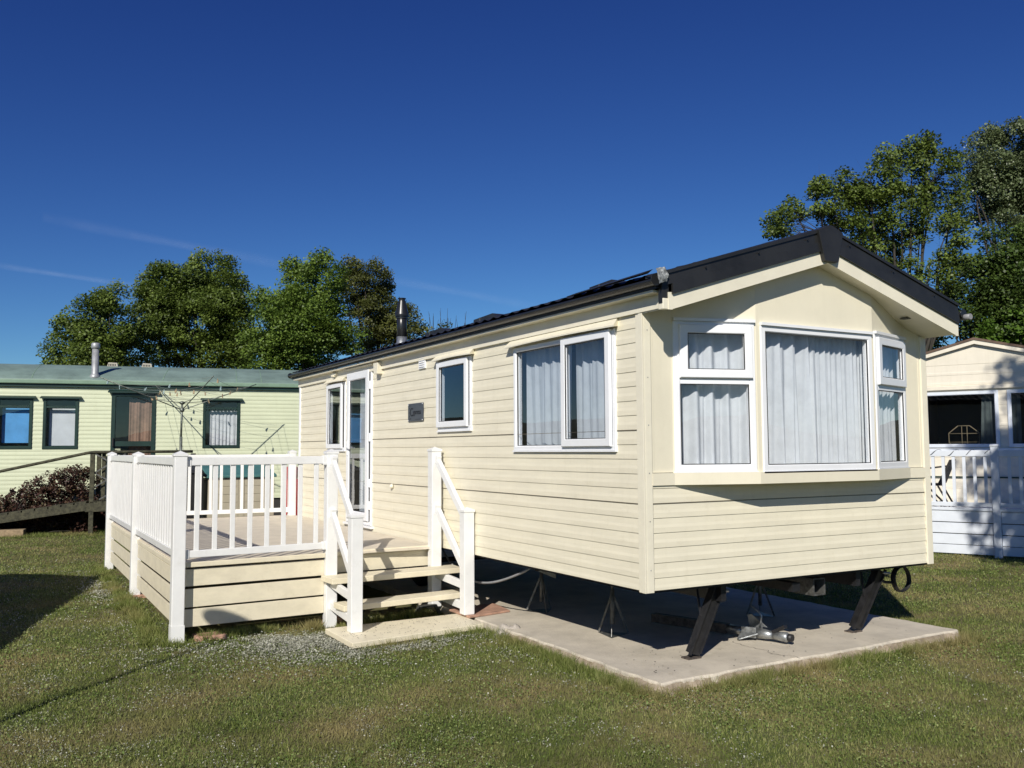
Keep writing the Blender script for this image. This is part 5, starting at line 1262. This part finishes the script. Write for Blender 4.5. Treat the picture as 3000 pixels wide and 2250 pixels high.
for (cx, cy, sx, sy, n, zz) in ((-1.85, 3.0, .34, .24, 7000, .06), (-1.72, 2.75, .10, .24, 4200, .075), (-2.2, 3.2, .35, .2, 2600, .05), (-1.2, 2.35, .45, .10, 1900, .05), (-.55, 2.48, .3, .05, 800, .045), (-1.9, 2.4, .5, .4, 2500, .04), (-2.9, 2.9, .6, .5, 1500, .035), (-3.35, 7.8, .15, .7, 1200, .045), (-.3, 1.6, .5, .5, 900, .035)):
    n = int(n*1.7); xx = rng.normal(cx, sx, n); yy = rng.normal(cy, sy, n); k_ = mask_free(xx, yy) & ~((yy > 3.75) & (xx > -3.0)) & (pn(xx, yy, 9., 3)+pn(xx, yy, 23., 5)+rng.normal(0, .4, n) > -.25); xx, yy = xx[k_], yy[k_]
    VF.append(flakes(xx, yy, np.hypot(xx-CAM[0], yy-CAM[1]), .010, zz*.8, .0135))
x, y, r_ = sample(300000, 4.3, 24)
k_ = (pn(x, y, 2.3, 13)+.7*pn(x, y, 6.1, 14)+rng.normal(0, .35, len(x))) > .05
x, y, r_ = x[k_], y[k_], r_[k_]
VC = flakes(x, y, r_, .014, .036, .0135); nc_ = len(VC)//4
leafmat('clover', (.060, .095, .020), (.16, .23, .055), (.34, .36, .15), trans=.25, rough=.6, glossy=.3)
tag(np_mesh('clover', VC, np.arange(len(VC)).reshape(-1, 4), 'clover', np.repeat(np.clip(rng.beta(2, 2, nc_)+.15*pn(x, y, 1.9, 3), 0, 1), 4), 4), 'small clover and broad weed leaves mixed through the lawn grass', 'clover', kind='stuff')
VF = np.concatenate(VF); nf = len(VF)//4
fl2 = np_mesh('seed_fluff', VF, np.arange(len(VF)).reshape(-1, 4), 'fluff', np.repeat(rng.uniform(0, 1, nf), 4), 4)
tag(fl2, 'whitish seed fluff scattered over the grass and piled by the steps', 'seed fluff', kind='stuff')
# leaf litter on the slab and platform
mb_n = 260; xs_ = np.concatenate([rng.uniform(0, 3.7, 90), rng.uniform(-1.62, -.15, 170)]); ys_ = np.concatenate([rng.uniform(-.15, .9, 90), rng.uniform(2.6, 3.3, 170)])
p_ = np.stack([xs_, ys_, np.full(mb_n, .004)], 1); s_ = rng.uniform(.004, .012, mb_n)[:, None]; a = rng.uniform(0, 6.28, mb_n); t = np.stack([np.cos(a), np.sin(a), 0*a], 1); b_ = np.stack([-np.sin(a), np.cos(a), 0*a+.3], 1)
V = np.stack([p_-t*s_, p_+b_*s_*.6, p_+t*s_, p_-b_*s_*.6+np.array([0, 0, .003])], 1).reshape(-1, 3)
tag(np_mesh('leaf_litter', V, np.arange(len(V)).reshape(-1, 4), 'bark', None, 4), 'specks of dry leaf litter on the slab and the step platform', 'leaf litter', kind='stuff')
# ================================================================== DISTANT RIDGE
vs = []; n = 180
for i in range(n):
    a = 2*math.pi*i/n; h = 6.5+2.2*math.sin(5*a+1)+1.6*math.sin(13*a)+.9*math.sin(31*a+2)+.5*math.sin(77*a)
    if math.pi*.52 < a < math.pi*1.1: h += 3.5*math.sin((a-math.pi*.52)/(.58*math.pi)*math.pi)
    for rr_, hh in ((150, -1), (158, h*.75), (175, h), (260, h*.6)): vs.append((rr_*math.cos(a), rr_*math.sin(a), hh))
fs = [(i*4+k, i*4+k+1, ((i+1) % n)*4+k+1, ((i+1) % n)*4+k) for i in range(n) for k in range(3)]
P('woodland', (.022, .032, .012), .95, var=.4, vscale=.3, bump=.8, bscale=.6)
struct(MB().add(vs, fs).build('hills', 'woodland', fix=False))
# ================================================================== CONTRAILS
m, nt = new_mat('vapour'); L = nt.links
out = nd(nt, 'ShaderNodeOutputMaterial'); d = nd(nt, 'ShaderNodeBsdfDiffuse'); d.inputs[0].default_value = (1, 1, 1, 1); tr = nd(nt, 'ShaderNodeBsdfTransparent'); t2 = nd(nt, 'ShaderNodeBsdfTranslucent'); t2.inputs[0].default_value = (1, 1, 1, 1)
tc = nd(nt, 'ShaderNodeTexCoord'); n_ = nd(nt, 'ShaderNodeTexNoise'); n_.inputs['Scale'].default_value = .006; n_.inputs['Detail'].default_value = 6; L.new(tc.outputs['Object'], n_.inputs['Vector'])
at_ = nd(nt, 'ShaderNodeAttribute'); at_.attribute_name = 'rnd'
mul = nd(nt, 'ShaderNodeMath', operation='MULTIPLY'); L.new(n_.outputs['Fac'], mul.inputs[0]); L.new(at_.outputs['Fac'], mul.inputs[1])
a1 = nd(nt, 'ShaderNodeAddShader'); L.new(d.outputs[0], a1.inputs[0]); L.new(t2.outputs[0], a1.inputs[1])
mx = nd(nt, 'ShaderNodeMixShader'); L.new(mul.outputs[0], mx.inputs[0]); L.new(tr.outputs[0], mx.inputs[1]); L.new(a1.outputs[0], mx.inputs[2]); L.new(mx.outputs[0], out.inputs[0])
def contrail(a, b_, wpx, dens_, depth=7000):
    n = 40; V = []; Rr = []; U = 9
    for i in range(n+1):
        t = i/n; c = at(a[0]+(b_[0]-a[0])*t, a[1]+(b_[1]-a[1])*t, depth)
        w = wpx*(1+.15*math.sin(9*t))*KD*depth/FPX
        for k in range(U):
            s_ = (k/(U-1)-.5)*2; V.append(c+_U2*w*s_+_f*w*.5*(1-s_*s_)*(1 if k % 2 else .7))
            Rr.append(dens_*max(0, 1-s_*s_)**1.5*math.sin(math.pi*min(1, max(0, t*.94+.03)))**.5)
    F = np.array([(i*U+k, i*U+k+1, (i+1)*U+k+1, (i+1)*U+k) for i in range(n) for k in range(U-1)])
    o = np_mesh('contrail', np.array(V), F, 'vapour', np.array(Rr), 4); o['kind'] = 'structure'; o.visible_shadow = False
contrail((-80, 562), (330, 622), 8, .06); contrail((90, 468), (650, 578), 14, .035); contrail((800, 595), (1180, 665), 12, .03)
# ================================================================== LIGHT, SKY, CAMERA
w = bpy.data.worlds.new('World'); scene.world = w; w.use_nodes = True; nt = w.node_tree; nt.nodes.clear()
sk = nt.nodes.new('ShaderNodeTexSky'); sk.sky_type = 'NISHITA'; sk.sun_disc = False
sk.sun_elevation = R(SUN_EL); sk.sun_rotation = R(SUN_AZ+180); sk.altitude = 1500; sk.air_density = 1.0; sk.dust_density = .1; sk.ozone_density = 4.0
bg = nt.nodes.new('ShaderNodeBackground'); bg.inputs[1].default_value = .10
wo = nt.nodes.new('ShaderNodeOutputWorld'); sp = nt.nodes.new('ShaderNodeSeparateColor'); cb_ = nt.nodes.new('ShaderNodeCombineColor'); nt.links.new(sk.outputs[0], sp.inputs[0])
for i_, (pw_, gn_) in enumerate(((1.62, .72), (1.56, .80), (1.14, .75))):
    m0 = nt.nodes.new('ShaderNodeMath'); m0.operation = 'MULTIPLY'; m0.inputs[1].default_value = .1
    m1 = nt.nodes.new('ShaderNodeMath'); m1.operation = 'POWER'; m1.inputs[1].default_value = pw_
    m2 = nt.nodes.new('ShaderNodeMath'); m2.operation = 'MULTIPLY'; m2.inputs[1].default_value = gn_*10
    nt.links.new(sp.outputs[i_], m0.inputs[0]); nt.links.new(m0.outputs[0], m1.inputs[0]); nt.links.new(m1.outputs[0], m2.inputs[0]); nt.links.new(m2.outputs[0], cb_.inputs[i_])
nt.links.new(cb_.outputs[0], bg.inputs[0]); nt.links.new(bg.outputs[0], wo.inputs[0])
sl = bpy.data.lights.new('sun', 'SUN'); sl.energy = 4.8; sl.angle = R(.53); sl.color = (1., .95, .86)
so = bpy.data.objects.new('sun', sl); COL.objects.link(so); so.rotation_euler = Vector(SD).to_track_quat('-Z', 'Y').to_euler(); so.location = (-20, -20, 30)
cd = bpy.data.cameras.new('camera'); cam = bpy.data.objects.new('camera', cd); COL.objects.link(cam)
cd.sensor_width = 36; cd.sensor_fit = 'HORIZONTAL'; cd.lens = FPX/3000*36; cd.clip_end = 30000; cd.clip_start = .05
M = Matrix((( _R2[0], _U2[0], -_f[0], CAM[0]), (_R2[1], _U2[1], -_f[1], CAM[1]), (_R2[2], _U2[2], -_f[2], CAM[2]), (0, 0, 0, 1)))
cam.matrix_world = M; scene.camera = cam
for o in LOCALS: del o['_local']
scene.render.engine = 'CYCLES'
scene.view_settings.view_transform = 'Standard'; scene.view_settings.look = 'None'; scene.view_settings.gamma = 1; scene.view_settings.exposure = 0.05
scene.cycles.max_bounces = 8; scene.cycles.transparent_max_bounces = 24; scene.cycles.diffuse_bounces = 3
scene.render.resolution_x = 1024; scene.render.resolution_y = 768
